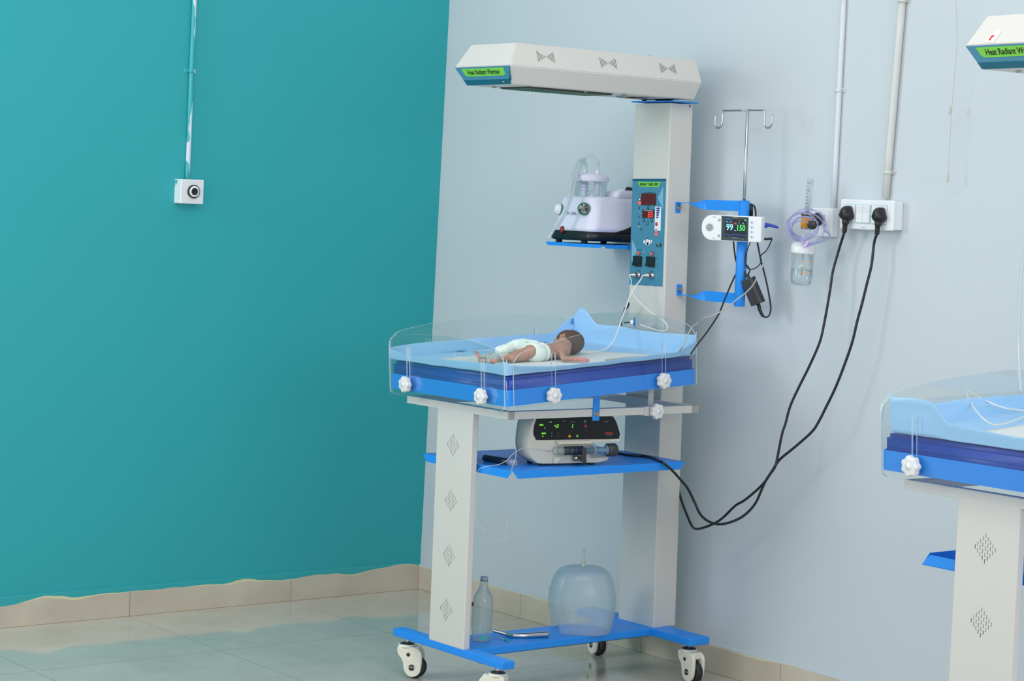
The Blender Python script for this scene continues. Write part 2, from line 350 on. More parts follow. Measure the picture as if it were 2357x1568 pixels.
# ------------------------------------------------------------------ radiant warmer
XC = 1.509; BX0, BX1 = 1.2206, 1.7974; ZB0, ZB1 = .1268, .1516
WL = (XC, -.55, 0)
warmer = thing('radiant_warmer', WL, 'cream and blue infant radiant warmer in mid-room carrying the baby', 'infant warmer', 'heat radiant warmers')
b = MB()
b.box(BX0, BX1, -.977, -.928, ZB0, ZB1, 'blue', .004); b.box(BX0, BX1, -.213, -.127, ZB0, ZB1, 'blue', .004)
b.box(1.42, 1.607, -.93, -.21, ZB0 + .001, ZB1, 'blue', .003)
b.box(1.43, 1.597, -.93, -.21, ZB0 - .002, ZB0 + .004, 'dark')
for x in (1.36, 1.66): b.cyl((x, -.953, ZB0 - .008), (x, -.953, ZB0), .007, 'nickel', 8)
b.build('base_frame', warmer)
def caster(x, y, ang):
    c, s_ = math.cos(ang), math.sin(ang); X = Vector((c, s_, 0)); Y = Vector((-s_, c, 0)); Z = Vector((0, 0, 1)); o = Vector((x, y, 0))
    xf = Matrix((X, Y, Z)).transposed().to_4x4(); xf.translation = o
    m = MB(xf)
    prof = curve2([(-.026, .102), (-.027, .088), (-.022, .074), (-.012, .062), (-.006, .046), (-.004, .030), (.006, .013), (.022, .006), (.038, .010), (.049, .022), (.053, .040), (.054, .062), (.053, .082), (.044, .096), (.030, .102)], 3)
    for sgn in (1, -1):
        yy = .0135 * sgn
        m.prism(prof, .0115, 'ivory', (0, yy if sgn < 0 else yy + .0115, 0), (1, 0, 0), (0, 0, 1), bev=.003)
        m.lathe([(.0100, 0), (.0100, .0012), (0, .0012)], 'dark', (.022, sgn * .0249, .037), (0, sgn, 0), 20)
        m.lathe([(.0062, 0), (.0062, .0012), (0, .0012)], 'dark', (.010, sgn * .0249, .078), (0, sgn, 0), 16)
        m.text('RUNNER', (.022, sgn * .0262, .037), (-1, 0, 0) if sgn > 0 else (1, 0, 0), (0, 0, 1), .0055, 'ivory')
    m.box(-.022, .044, -.015, .015, .080, .102, 'ivory', .003)
    m.box(-.022, -.010, -.015, .015, .066, .09, 'ivory', .003)
    m.lathe([(.027, .098), (.028, .101), (.028, .107), (.025, .108)], 'ivory'); m.lathe([(.0235, .1078), (.022, .1105), (.012, .1125), (.0, .1125)], 'dark')
    m.cyl((0, 0, .109), (0, 0, ZB0 + .001), .009, 'steel', 16)
    cst = m.build('caster', warmer)
    w = MB(xf); w.lathe([(.024, -.0115), (.032, -.0115), (.0362, -.0075), (.0372, 0), (.0362, .0075), (.032, .0115), (.024, .0115)], 'rubber', (.029, 0, .0372), (0, 1, 0), 36)
    w.lathe([(.022, -.0095), (.022, .0095)], 'ivory', (.029, 0, .0372), (0, 1, 0), 24); w.build('wheel', cst)
VA = math.atan2(FW.y, FW.x)        # viewing azimuth
caster(BX0 + .05, -.953, VA - math.radians(100)); caster(BX1 - .05, -.953, VA + math.radians(75))
caster(BX1 - .05, -.170, VA - math.radians(145)); caster(BX0 + .05, -.170, VA - math.radians(150))
# leg panel with four diamond vents
b = MB(); b.box(1.417, 1.600, -.976, -.952, ZB1 - .001, .884, 'cream', .003)
for zc, hh in ((.815, 1), (.625, 1), (.435, 1), (.25, 1)):
    pass
FY = -.976
def diamond(mb, cx, cz):
    for i in range(-4, 5):
        n = 5 - abs(i)
        for k in range(n):
            zz = cz + (k - (n - 1) / 2) * .0150
            mb.box(cx + i * .0074 - .0008, cx + i * .0074 + .0008, FY - .0004, FY + .001, zz - .0050, zz + .0050, 'slot' if i < -3 or (k == 0 and abs(i) < 2) else 'slotpaint')
for p in ((1043, 1024), (1038, 1152), (1033, 1279), (1027, 1403)):
    q = at(p[0], p[1], y=FY); diamond(b, q.x, q.z)
b.build('support_panel', warmer)
# column (leans slightly to the left)
TLT = -.0175
def cs(z): return TLT * (z - .15)
CX0, CX1, CY0, CY1 = 1.421, 1.598, -.1954, -.0976
b = MB(); zt = 1.8732
vs = []
ring = rrect(CX0, CX1, CY0, CY1, .003, 2)
N = len(ring)
for z in (ZB1, zt): vs += [(p[0] + cs(z), p[1], z) for p in ring]
b.add(vs, [[i, (i + 1) % N, (i + 1) % N + N, i + N] for i in range(N)] + [list(range(N))[::-1], list(range(N, 2 * N))], 'cream')
b.cyl((CX1 + cs(1.86), -.112, 1.868), (CX1 + cs(1.86) + .002, -.112, 1.868), .003, 'dark', 10)
b.build('column', warmer)
# control panel on the column
PX0, PX1, PZ0, PZ1 = 1.431, 1.591, 1.272, 1.6245
PT = [at(1457, 411, y=CY0), at(1544, 414, y=CY0), at(1537, 660, y=CY0), at(1452, 656, y=CY0)]
PO = PT[3]; PU = (PT[2] - PT[3]); PV = (PT[0] - PT[3])
PO.y = CY0; PU = Vector((.165, 0, .0028)); PO = Vector((1.5050 + cs(1.27) - .0825, CY0, 1.2725)); PV = Vector((cs(1.62) - cs(1.272), 0, .352))
PUn, PVn = PU.normalized(), PV.normalized()
def PP(a, c, d=0.): return PO + PU * a + PV * c + Vector((0, -1, 0)) * d
b = MB()
def quad(mb, a0, a1, c0, c1, mat, d0, d1, r=None):
    o = PP(0, 0, d0); pts = [((a) * PU.length, (c) * PV.length) for a, c in ((a0, c0), (a1, c0), (a1, c1), (a0, c1))]
    if r: pts = rrect(a0 * PU.length, a1 * PU.length, c0 * PV.length, c1 * PV.length, r, 3)
    mb.prism(pts, d1 - d0, mat, o, PUn, PVn)
def poly(mb, pl, mat, d0, d1): mb.prism([(a * PU.length, c * PV.length) for a, c in pl], d1 - d0, mat, PP(0, 0, d0), PUn, PVn)
quad(b, 0, 1, 0, 1, 'stickblue', 0, .0015)
quad(b, 0, 1, .978, 1, 'stickdark', .0015, .0019)
def px2p(X, Y):                    # crop pixels of the panel (697x1568 crop) to panel fractions
    v = (Y - 72) / (1487 - 72); xl = 97 + (84 - 97) * v; xr = 602 + (562 - 602) * v
    yt = 65 + 13 * (X - 97) / 505; yb = 1465 + 43 * (X - 82) / 480
    return (X - xl) / (xr - xl), 1 - (Y - yt) / (yb - yt)
def pl(*q): return [px2p(*p) for p in q]
poly(b, pl((563, 180), (563, 480), (482, 330))[::-1], 'sticklight', .0015, .0018)
poly(b, pl((116, 870), (190, 1025), (108, 1170))[::-1], 'sticklight', .0015, .0018)
poly(b, pl((281, 1000), (299, 1035), (279, 1062))[::-1], 'sticklight', .0015, .0018)
poly(b, pl((178, 108), (527, 122), (492, 188), (210, 172))[::-1], 'green', .0015, .0021)
a, c = px2p(354, 148); b.text('INFANT CARE UNIT', PP(a, c, .0022), PUn, PVn, .0140, 'ink', bold=.02, sx=.74)
a, c = px2p(350, 255); b.text('SKIN / BABY TEMPERATURE', PP(a, c, .002), PUn, PVn, .0045, 'ink', sx=.9)
for X, Y, t in ((227, 1012, 'OBSERVATION LIGHT'), (424, 1045, 'POWER'), (490, 1130, 'MAINS'), (488, 1233, 'ON'), (221, 1286, 'SKIN SENSOR'), (415, 1300, 'BABY SENSOR')):
    a, c = px2p(X, Y); b.text(t, PP(a, c, .002), PUn, PVn, .0042, 'ink', sx=.85)
poly(b, pl((450, 442), (535, 450), (530, 768), (442, 760))[::-1], 'white', .0015, .0022)
for k in range(5):
    y0 = 456 + k * 30; w0 = 50 - k * 5
    poly(b, pl((470, y0), (470 + w0, y0 + 1), (468 + w0 - 3, y0 + 24), (468, y0 + 23))[::-1], 'inkblue', .0022, .0026)
def disc(mb, X, Y, r, mat, d=.0026, d0=.0015): a, c = px2p(X, Y); mb.lathe([(r, d0), (r, d), (0, d)], mat, PP(a, c), (0, -1, 0), 20)
disc(b, 472, 676, .0065, 'btnred'); disc(b, 468, 765, .006, 'btnred'); disc(b, 467, 766, .0036, 'white', .003)
disc(b, 467, 810, .0055, 'ledred')
disc(b, 214, 342, .006, 'ink'); disc(b, 214, 342, .0038, 'white', .0029)
disc(b, 212, 388, .0055, 'ledred'); disc(b, 240, 388, .003, 'ledred')
disc(b, 210, 530, .007, 'sticklight'); disc(b, 210, 530, .0055, 'stickblue', .0029)
for X, Y in ((343, 458), (281, 616), (398, 624)): disc(b, X, Y, .0055, 'ink'); a, c = px2p(X, Y); poly(b, [(a - .014, c - .004), (a + .014, c - .004), (a, c + .007)], 'white', .0027, .003)
disc(b, 338, 664, .0058, 'ink'); disc(b, 338, 664, .0046, 'stickblue', .0029)
quad(b, *sorted((px2p(190, 650)[0], px2p(220, 650)[0])), *sorted((px2p(205, 640)[1], px2p(205, 675)[1])), 'ink', .0015, .0019); quad(b, *sorted((px2p(194, 650)[0], px2p(216, 650)[0])), *sorted((px2p(205, 646)[1], px2p(205, 668)[1])), 'stickblue', .0019, .0022)
disc(b, 244, 735, .0045, 'ink'); disc(b, 244, 735, .0035, 'stickblue', .0029); disc(b, 210, 455, .003, 'ink'); disc(b, 205, 700, .0022, 'white'); disc(b, 208, 574, .0022, 'ink')
# small emblems: a baby on a cloud and a striding beast silhouette with pale lettering
for X, Y, r in ((295, 908, .006), (330, 920, .0085), (370, 912, .0075), (395, 905, .0045), (345, 935, .005)): disc(b, X, Y, r, 'white', .0021)
disc(b, 337, 872, .0042, 'ink', .0024); disc(b, 338, 893, .006, 'diaper', .0026)
poly(b, pl((470, 945), (520, 940), (545, 935), (545, 955), (536, 985), (528, 985), (526, 968), (500, 970), (496, 985), (488, 985), (484, 968), (476, 975), (468, 958))[::-1], 'ink', .0015, .002)
a, c = px2p(506, 955); b.text('MAKE', PP(a, c, .0021), PUn, PVn, .005, 'white')
panel = b.build('control_panel', warmer)
d = MB(); poly(d, pl((243, 262), (458, 270), (457, 428), (241, 418))[::-1], 'dark', .0015, .004); poly(d, pl((249, 268), (453, 276), (452, 422), (247, 412))[::-1], 'leddark', .004, .0045); d.build('temperature_display', panel)
SEG = {'0': 'abcdef', '1': 'bc', '4': 'fgbc', '5': 'afgcd', '6': 'afgedc', '9': 'abcdfg', 'C': 'aefd'}
def seven(mb, ch, o, u, v, w, h, t, mat, n=None, slant=.12):
    o, u, v = Vector(o), Vector(u), Vector(v); n = u.cross(v)
    v = v + u * slant
    S = {'a': ((0, h), (w, h)), 'b': ((w, h / 2), (w, h)), 'c': ((w, 0), (w, h / 2)), 'd': ((0, 0), (w, 0)), 'e': ((0, 0), (0, h / 2)), 'f': ((0, h / 2), (0, h)), 'g': ((0, h / 2), (w, h / 2))}
    for k in SEG[ch]:
        (x0, y0), (x1, y1) = S[k]; g = t * .35
        if y0 == y1: q = [(x0 + g, y0 - t / 2), (x1 - g, y0 - t / 2), (x1 - g, y0 + t / 2), (x0 + g, y0 + t / 2)]
        else: q = [(x0 - t / 2, y0 + g), (x0 + t / 2, y0 + g), (x0 + t / 2, y1 - g), (x0 - t / 2, y1 - g)]
        mb.prism(q, .0003, mat, o, u, v)
d = MB(); poly(d, pl((262, 476), (435, 484), (434, 596), (260, 586))[::-1], 'dark', .0015, .004); poly(d, pl((268, 504), (430, 510), (429, 590), (266, 582))[::-1], 'leddark', .004, .0045)
a, c = px2p(348, 492); d.text('SET TEMPERATURE', PP(a, c, .0042), PUn, PVn, .005, 'white', sx=.95)
for ch, X in (('6', 352), ('5', 392)): a, c = px2p(X, 578); seven(d, ch, PP(a, c, .0046), PUn, PVn, .0085, .0155, .0020, 'ledred')
d.build('heater_display', panel)
for X, Y in ((224, 1162), (415, 1176)):
    a, c = px2p(X, Y); o = PP(a, c, .0015); s = MB()
    s.prism(rrect(-.0135, .0135, -.0175, .0175, .002), .005, 'black', o, PUn, PVn); s.prism([(-.0175, 0), (.0145, .002), (.0145, .0085), (0, .004), (-.0175, .0055)], .018, 'black', o + Vector((-.009, 0, 0)), -PVn, Vector((0, -1, 0)))
    s.build('rocker_switch', panel)
    s = MB(); s.lathe([(.0055, 0), (.0055, .003), (.003, .0045)], 'btnred', PP(a, c + .075, .0015), (0, -1, 0), 16); s.lathe([(.0032, .003), (.0028, .006), (0, .0065)], 'ledred', PP(a, c + .075, .0015), (0, -1, 0), 16); s.build('indicator_lamp', panel)
CON = []
for X, Y in ((218, 1345), (415, 1358)):
    a, c = px2p(X, Y); o = PP(a, c, .0015); dr = Vector((-.22, -.97, -.02)).normalized(); s = MB()
    s.lathe([(.0115, 0), (.0115, .004), (.0095, .005), (.009, .01)], 'steel', o, (0, -1, 0), 24)
    s.lathe([(.0085, 0), (.0085, .014), (.007, .015), (.007, .021), (.0045, .022), (.0045, .028), (.003, .030)], 'steel', o + Vector((0, -.008, 0)), dr, 24); s.build('sensor_connector', panel)
    CON.append(o + Vector((0, -.008, 0)) + dr * .029)
# radiant hood
HB = (1.6226, 1.396); h0, hm, h1 = 1.887, 1.9415, 2.0135
def hood_ring(x0, x1, y0, y1, z): return [(x0, y0, z), (x1, y0, z), (x1, y1, z), (x0, y1, z)]
b = MB(); vs = hood_ring(1.396, 1.6226, -.8955, -.144, h0) + hood_ring(1.366, 1.6526, -.925, -.141, hm) + hood_ring(1.392, 1.6226, -.884, -.142, h1)
bm = bmesh.new(); bv = [bm.verts.new(p) for p in vs]
for k in (0, 4):
    for i in range(4): bm.faces.new([bv[k + i], bv[k + (i + 1) % 4], bv[k + 4 + (i + 1) % 4], bv[k + 4 + i]])
bm.faces.new(bv[0:4][::-1]); bm.faces.new(bv[8:12])
bmesh.ops.bevel(bm, geom=bm.edges[:], offset=.0025, segments=2, affect='EDGES'); b.addbm(bm, 'cream')
# bow-tie slots on the upper side slope
A = Vector((1.6526, 0, hm)); Bt = Vector((1.6226, 0, h1)); SV = (Bt - A).normalized(); SN = Vector((0, 1, 0)).cross(SV).normalized()
for px, py in ((1256, 131), (1400, 145), (1537, 158)):
    # centre on the slope plane
    r = FW + RT * ((px - W / 2) / F) - UP * ((py - H / 2) / F); t = (A - CAM).dot(SN) / r.dot(SN); c = CAM + r * t
    for i in range(-6, 7):
        hh = .0006 + abs(i) * .0029; yy = i * .0053
        b.prism([(yy - .0007 - .0, -hh), (yy + .0007, -hh), (yy + .0007, hh), (yy - .0007, hh)], .0004, 'slot', c - SN * .0000 + SN * .0001, Vector((0, 1, 0)), SV)
for px, py in ((1249, 103), (1518, 129)): q = at(px, py, z=h1); b.cyl((1.60, q.y, h1), (1.60, q.y, h1 + .004), .005, 'nickel', 12)
for x, y in ((1.45, -.83), (1.60, -.585), (1.605, -.43), (1.43, -.45)): b.lathe([(.007, 0), (.006, -.004), (0, -.005)], 'nickel', (x, y, h0), (0, 0, 1), 12)
b.lathe([(.065, 0), (.065, -.003), (.06, -.003), (.06, 0)], 'steel', (1.51, -.30, h0), (0, 0, 1), 32)
hood = b.build('heater_hood', warmer)
# name panel on the lower front slope
A = Vector((1.366, -.925, hm)); B2 = Vector((1.6526, -.925, hm)); C2 = Vector((1.6226, -.8955, h0)); D2 = Vector((1.396, -.8955, h0))
nv = (A - D2); nv = Vector((0, nv.y, nv.z)).normalized(); nn = Vector((1, 0, 0)).cross(nv).normalized(); hh = ((hm - h0) / nv.z)
b = MB(); Lx = B2.x - A.x
def NPp(t): return (.0 + t * .03, t)     # slanted sides
def np_quad(x0b, x1b, f0, f1, mat, d0, d1, slant=True):
    # f=0 bottom .. 1 top of the face; x inset shrinks towards the bottom
    i0, i1 = .03 * (1 - f0), .03 * (1 - f1)
    b.prism([(x0b + i0 + .003, f0 * hh), (Lx - x1b - i0 - .003, f0 * hh), (Lx - x1b - i1 - .003, f1 * hh), (x0b + i1 + .003, f1 * hh)], d1 - d0, mat, Vector((A.x, D2.y, D2.z)) + nn * d0, Vector((1, 0, 0)), nv)
np_quad(0, 0, .02, .99, 'stickblue', .0002, .0014); np_quad(0, 0, .02, .30, 'stickdark', .0014, .0018)
b.prism([(Lx - .032, .018), (Lx - .006, hh * .97), (Lx - .022, .014)], .0004, 'stickdark', Vector((A.x, D2.y, D2.z)) + nn * .0014, Vector((1, 0, 0)), nv)
NO = Vector((A.x, D2.y, D2.z)) + nn * .0016
b.prism([(.055, hh * .50), (Lx - .05, hh * .50), (Lx - .040, hh * .56), (Lx - .038, hh * .92), (.034, hh * .92), (.045, hh * .56)], .0008, 'green', NO, Vector((1, 0, 0)), nv)
b.text('Heat Radiant Warmer', NO + Vector((Lx / 2 - .001, 0, 0)) + nv * (hh * .71) + nn * .0008, (1, 0, 0), nv, .0225, 'ink', bold=.018, sx=.80)
b.prism([(Lx - .075, hh * .11), (Lx - .052, hh * .11), (Lx - .052, hh * .21), (Lx - .075, hh * .21)], .0006, 'ink', NO, Vector((1, 0, 0)), nv)
b.text('NICE', NO + Vector((Lx - .0635, 0, 0)) + nv * (hh * .16) + nn * .0006, (1, 0, 0), nv, .006, 'white', bold=.02)
b.build('name_plate', hood)
b = MB(); b.box(1.44, 1.585, -.80, -.46, h0 - .004, h0 - .0008, 'slot')
for k in range(24): b.cyl((1.441, -.79 + k * .0142, h0 - .005), (1.584, -.79 + k * .0142, h0 - .005), .0013, 'nickel', 6)
b.build('heater_grille', hood)
# pivot between hood and column
b = MB(); b.box(1.385, 1.595, -.207, -.118 + .02, 1.8768, 1.8808, 'blue', .001); b.box(1.46, 1.515, -.175, -.13, 1.8715, 1.878, 'navy', .001); b.lathe([(.03, 1.880), (.03, h0)], 'dark', (1.49, -.155, 0), (0, 0, 1), 24); b.cyl((1.43, -.19, 1.88), (1.43, -.19, h0), .008, 'dark', 12); b.build('hood_pivot', warmer)
# bed rails: rectangular box-section frame between leg panel and column
fx0, fx1, fy0, fy1, f0, f1 = 1.2485, 1.7694, -.9755, -.198, .880, .904
b = MB()
b.box(fx0, fx1, fy0, fy0 + .03, f0, f1, 'cream', .0015); b.box(fx0, fx1, fy1 - .03, fy1, f0, f1, 'cream', .0015)
b.box(fx1 - .025, fx1, fy0 + .001, fy1 - .001, f0, f1, 'cream', .0015); b.box(fx0, fx0 + .025, fy0 + .001, fy1 - .001, f0, f1, 'cream', .0015)
b.build('bed_rail_frame', warmer)
# ---- tilted bed
TA = math.radians(4.0944); TX, TY, TZ = 1.2039, -1.0121, .9242; TW, TL_ = .6104, .762
BED = Matrix.Translation((TX, TY, TZ)) @ Matrix.Rotation(TA, 4, 'X'); BEDI = BED.inverted()
def tb(px, py, h=None, x=None, s=None):
    r = BEDI.to_3x3() @ (FW + RT * ((px - W / 2) / F) - UP * ((py - H / 2) / F)); o = BEDI @ CAM
    t = (h - o.z) / r.z if h is not None else (x - o.x) / r.x if x is not None else (s - o.y) / r.y
    return o + r * t
def tbw(px, py, **k): return BED @ tb(px, py, **k)
b = MB(BED)
out = rrect(0, TW, 0, TL_, .018, 5); inn = rrect(.004, TW - .004, .004, TL_ - .004, .015, 5)
b.prism(out, .0485, 'blue', (0, 0, 0), (1, 0, 0), (0, 1, 0), holes=[inn[::-1]]); b.prism(inn, .006, 'blue', (0, 0, .002), (1, 0, 0), (0, 1, 0))
b.build('bed_tray', warmer)
def slot_hole(c, h0_, h1_, w=.0068, n=6): return [(c - w, h0_)] + [(c + w * math.cos(math.radians(180 - 180 * k / n)), h1_ - w + w * math.sin(math.radians(180 - 180 * k / n))) for k in range(n + 1)] + [(c + w, h0_)]
def guard(outline, holes, o, u, v, thick=.005):
    g = MB(BED); g.prism(outline, thick + .0005, 'clear', o, u, v, holes=holes, edge='edge')
    return g.build('guard_panel', warmer)
# foot panel (outer face towards -y); u = +x, v = +h -> normal -s
foot = curve2([(.010, .10), (.010, .135), (.022, .160), (.060, .176), (.2, .186), (.337, .193), (.45, .187), (.566, .168), (.597, .152), (.606, .12), (.606, .09)], 4) + rrect(.01, .606, -.014, .09, [.015, .02, 0, 0], 4)[6:12] 
foot = curve2([(.010, .04), (.010, .135), (.022, .160), (.060, .176), (.2, .186), (.337, .191), (.45, .186), (.550, .172), (.590, .155), (.606, .125), (.606, .05)], 5) + [(.606, .005), (.600, -.008), (.588, -.014)] + [(.025, -.014), (.014, -.010), (.010, -.002)]
def refine(p): return p
guard(foot, [slot_hole(.112, .03, .142), slot_hole(.500, .03, .134)], (0, -.002, 0), (1, 0, 0), (0, 0, 1))
near = curve2([(.022, .03), (.022, .115), (.030, .140), (.062, .160), (.16, .178), (.287, .196), (.38, .204), (.50, .203), (.62, .190), (.70, .172), (.742, .150), (.756, .12), (.756, .03)], 5) + [(.756, .002), (.750, -.004), (.026, -.004), (.022, 0)]
guard(near, [slot_hole(.175, .03, .151), slot_hole(.618, .03, .151)], (TW + .002, 0, 0), (0, 1, 0), (0, 0, 1))
far = curve2([(.006, .03), (.006, .14), (.022, .165), (.056, .181), (.184, .195), (.36, .200), (.504, .197), (.66, .184), (.715, .172), (.745, .145), (.750, .1), (.750, .03)], 5) + [(.750, -.004), (.006, -.004)]
guard(far, [slot_hole(.600, .03, .151), slot_hole(.155, .03, .147)], (-.007, 0, 0), (0, 1, 0), (0, 0, 1))
rear = curve2([(.010, .03), (.010, .14), (.02, .165), (.08, .188), (.239, .203), (.39, .207), (.516, .196), (.570, .183), (.595, .162), (.604, .13), (.604, .03)], 5) + [(.604, -.004), (.010, -.004)]
guard(rear, [], (0, TL_ + .007, 0), (1, 0, 0), (0, 0, 1))
def knob(o, axis, mb):
    u, v, w = basis(axis); pts = []
    for k in range(48): a = 2 * math.pi * k / 48; r = .0240 * (1 + .085 * math.cos(7 * a)); pts.append((r * math.cos(a), r * math.sin(a)))
    o = Vector(o); mb.prism(pts, .020, 'knob', o + w * .004, u, v, bev=.0045, seg=3, smooth=True); mb.lathe([(.012, 0), (.012, .006)], 'knob', o, w, 16); mb.lathe([(.009, 0), (.009, .0008), (0, .0008)], 'white', o + w * .024, w, 16)
for px, py in ((933, 885), (1107, 913)):
    m = MB(BED); knob(tb(px, py, s=-.02) * Vector((1, 0, 1)) .length if False else Vector((tb(px, py, s=-.02).x, -.007, tb(px, py, s=-.02).z)), (0, -1, 0), m); m.build('knob', warmer)
for px, py in ((1275, 911), (1528, 877)):
    m = MB(BED); q = tb(px, py, x=TW + .02); knob((TW + .007, q.y, q.z), (1, 0, 0), m); m.build('knob', warmer)
# hinge tab from tray to rail, tilt strut and its clamp knob
hy = at(1373, 940, x=fx1 + .004).y
b = MB(); b.box(fx1 + .0005, fx1 + .0045, hy - .013, hy + .013, .868, .945, 'blue', .001); b.cyl((fx1 + .004, hy, .889), (fx1 + .010, hy, .889), .0075, 'nickel', 6); b.cyl((fx1 + .004, hy, .889), (fx1 + .0055, hy, .889), .009, 'nickel', 16); b.build('hinge_bracket', warmer)
sy = at(1498, 930, x=fx1 - .03).y
b = MB(); b.box(fx1 - .034, fx1 - .030, sy - .011, sy + .011, .885, .975, 'cream', .001)
q = at(1495, 945, x=fx1 + .005); b.box(fx1 - .03, fx1 + .006, q.y - .018, q.y + .018, f0 - .003, f1 + .003, 'cream', .002); b.build('tilt_strut', warmer)
m = MB(); q = at(1512, 947, x=fx1 + .02); knob((fx1 + .006, q.y, q.z), (1, 0, 0), m); m.build('knob', warmer)
b = MB(); b.cyl((1.50, -.198, .94), (1.50, -.206, .94), .008, 'dark', 16)
q = at(1437, 917, y=CY0); b = MB(); b.cyl((q.x, CY0, q.z), (q.x, CY0 - .006, q.z), .008, 'dark', 16); b.build('column_bolt', warmer)
# instrument shelf with turned-down chamfered lips
def lip_shelf(x0, x1, y0, y1, z, mat='blue', name='shelf', par=warmer, lip=.0245, ch=.022, th=.002):
    s = MB(); s.box(x0, x1, y0, y1, z - th, z, mat)
    for (o, u, L) in (((x0, y0, z), (1, 0, 0), x1 - x0), ((x1, y0, z), (0, 1, 0), y1 - y0), ((x0, y1, z), (1, 0, 0), x1 - x0), ((x0, y0, z), (0, 1, 0), y1 - y0)):
        s.prism([(0, 0), (ch, -lip), (L - ch, -lip), (L, 0)][::-1], th, mat, o, u, (0, 0, 1))
    return s.build(name, par)
SZ = .7235
shelf = lip_shelf(1.300, 1.7605, -.94, -.238, SZ, name='instrument_shelf')
lip_shelf(1.078, 1.3811, -.30, -.03, 1.4015, name='suction_shelf', lip=.0115, ch=.014)
b = MB(); b.box(1.36, 1.43, -.17, -.10, 1.385, 1.399, 'blue', .002); b.build('shelf_arm', warmer)
# IV bracket: two twisted straps and a tube
PIPEX, PIPEY = 1.862, -.13
def strap(z, flip):
    s = MB(); x0 = CX1 + cs(z)
    ty = -.150 if flip else -.132
    s.box(x0, x0 + .003, ty - .011, ty + .011, z - (.034 if flip else .002), z + (.002 if flip else .034), 'blue', .0008)
    zb = z - (.017 if flip else -.017); s.cyl((x0 + .003, ty + .003, zb), (x0 + .009, ty + .003, zb), .0075, 'nickel', 6); s.cyl((x0 + .003, ty + .003, zb), (x0 + .0045, ty + .003, zb), .009, 'nickel', 16)
    vs = []; n = 26; hw = .0165
    X0, X1_ = x0 + .001, PIPEX
    for i in range(n + 1):
        t = i / n; x = X0 + (X1_ - X0) * t; y = ty + .002 + (PIPEY - .012 - ty) * t
        tw = min(1, max(0, (t - .18) / .30)); tw = tw * tw * (3 - 2 * tw); a = tw * math.pi / 2
        dy, dz = math.cos(a), math.sin(a)
        w_ = .011 + (hw - .011) * tw; zz = z + (-.004 if flip else .004) * tw
        for sg, th in ((-1, -.0013), (1, -.0013), (1, .0013), (-1, .0013)):
            vs.append((x, y + dy * sg * w_ - dz * th, zz + dz * sg * w_ + dy * th))
    fs = []
    for i in range(n):
        for k in range(4): a_, b_ = i * 4 + k, i * 4 + (k + 1) % 4; fs.append([a_, b_, b_ + 4, a_ + 4])
    fs += [[0, 1, 2, 3], [n * 4 + 3, n * 4 + 2, n * 4 + 1, n * 4]]
    s.add(vs, fs, 'blue'); return s
p1 = strap(1.5515, True); p1.build('bracket_strap', warmer)
p2 = strap(1.2495, False); p2.build('bracket_strap', warmer)
PT_, PB_ = at(1709, 462, y=PIPEY), at(1706, 706, y=PIPEY)
pb = MB(); pb.lathe([(.0165, PB_.z), (.0175, PB_.z + .001), (.0175, PT_.z), (.0125, PT_.z + .0005), (.0125, PT_.z - .03)], 'blue', (PB_.x * .5 + PT_.x * .5, PIPEY, 0), (0, 0, 1), 28); pb.build('holder_tube', warmer)
PIPEX = (PB_.x + PT_.x) / 2
# ------------------------------------------------------------------ IV pole standing in the tube
b = MB(); tz = at(1711, 254, y=PIPEY).z
b.cyl((PIPEX, PIPEY, PT_.z - .05), (PIPEX - .004, PIPEY, tz), .0052, 'steel', 16)
xl, xr = at(1664, 252, y=PIPEY).x, at(1761, 252, y=PIPEY).x; r_ = .0034
hookz = tz - .0
for sgn, xe in ((-1, xl), (1, xr)):
    e = at(1647 if sgn < 0 else 1778, 266, y=PIPEY - .0); w_ = abs(e.x - xe)
    pts = [(PIPEX - .004, PIPEY, hookz), (xe - sgn * .012, PIPEY, hookz), (xe - sgn * .003, PIPEY, hookz - .003), (xe, PIPEY, hookz - .012), (xe, PIPEY, hookz - .032)]
    for k in range(1, 7): a = math.pi * k / 7; pts.append((xe + sgn * (w_ / 2 - w_ / 2 * math.cos(a)), PIPEY, hookz - .036 - .020 * math.sin(a)))
    pts += [(xe + sgn * w_, PIPEY, hookz - .034), (xe + sgn * (w_ + .001), PIPEY, hookz - .014)]
    b.tube(pts, r_, 'steel', 10, 3)
tag(b.build('iv_pole'), 'slim stainless steel drip pole with two hooks above the blue holder tube', 'drip stand')
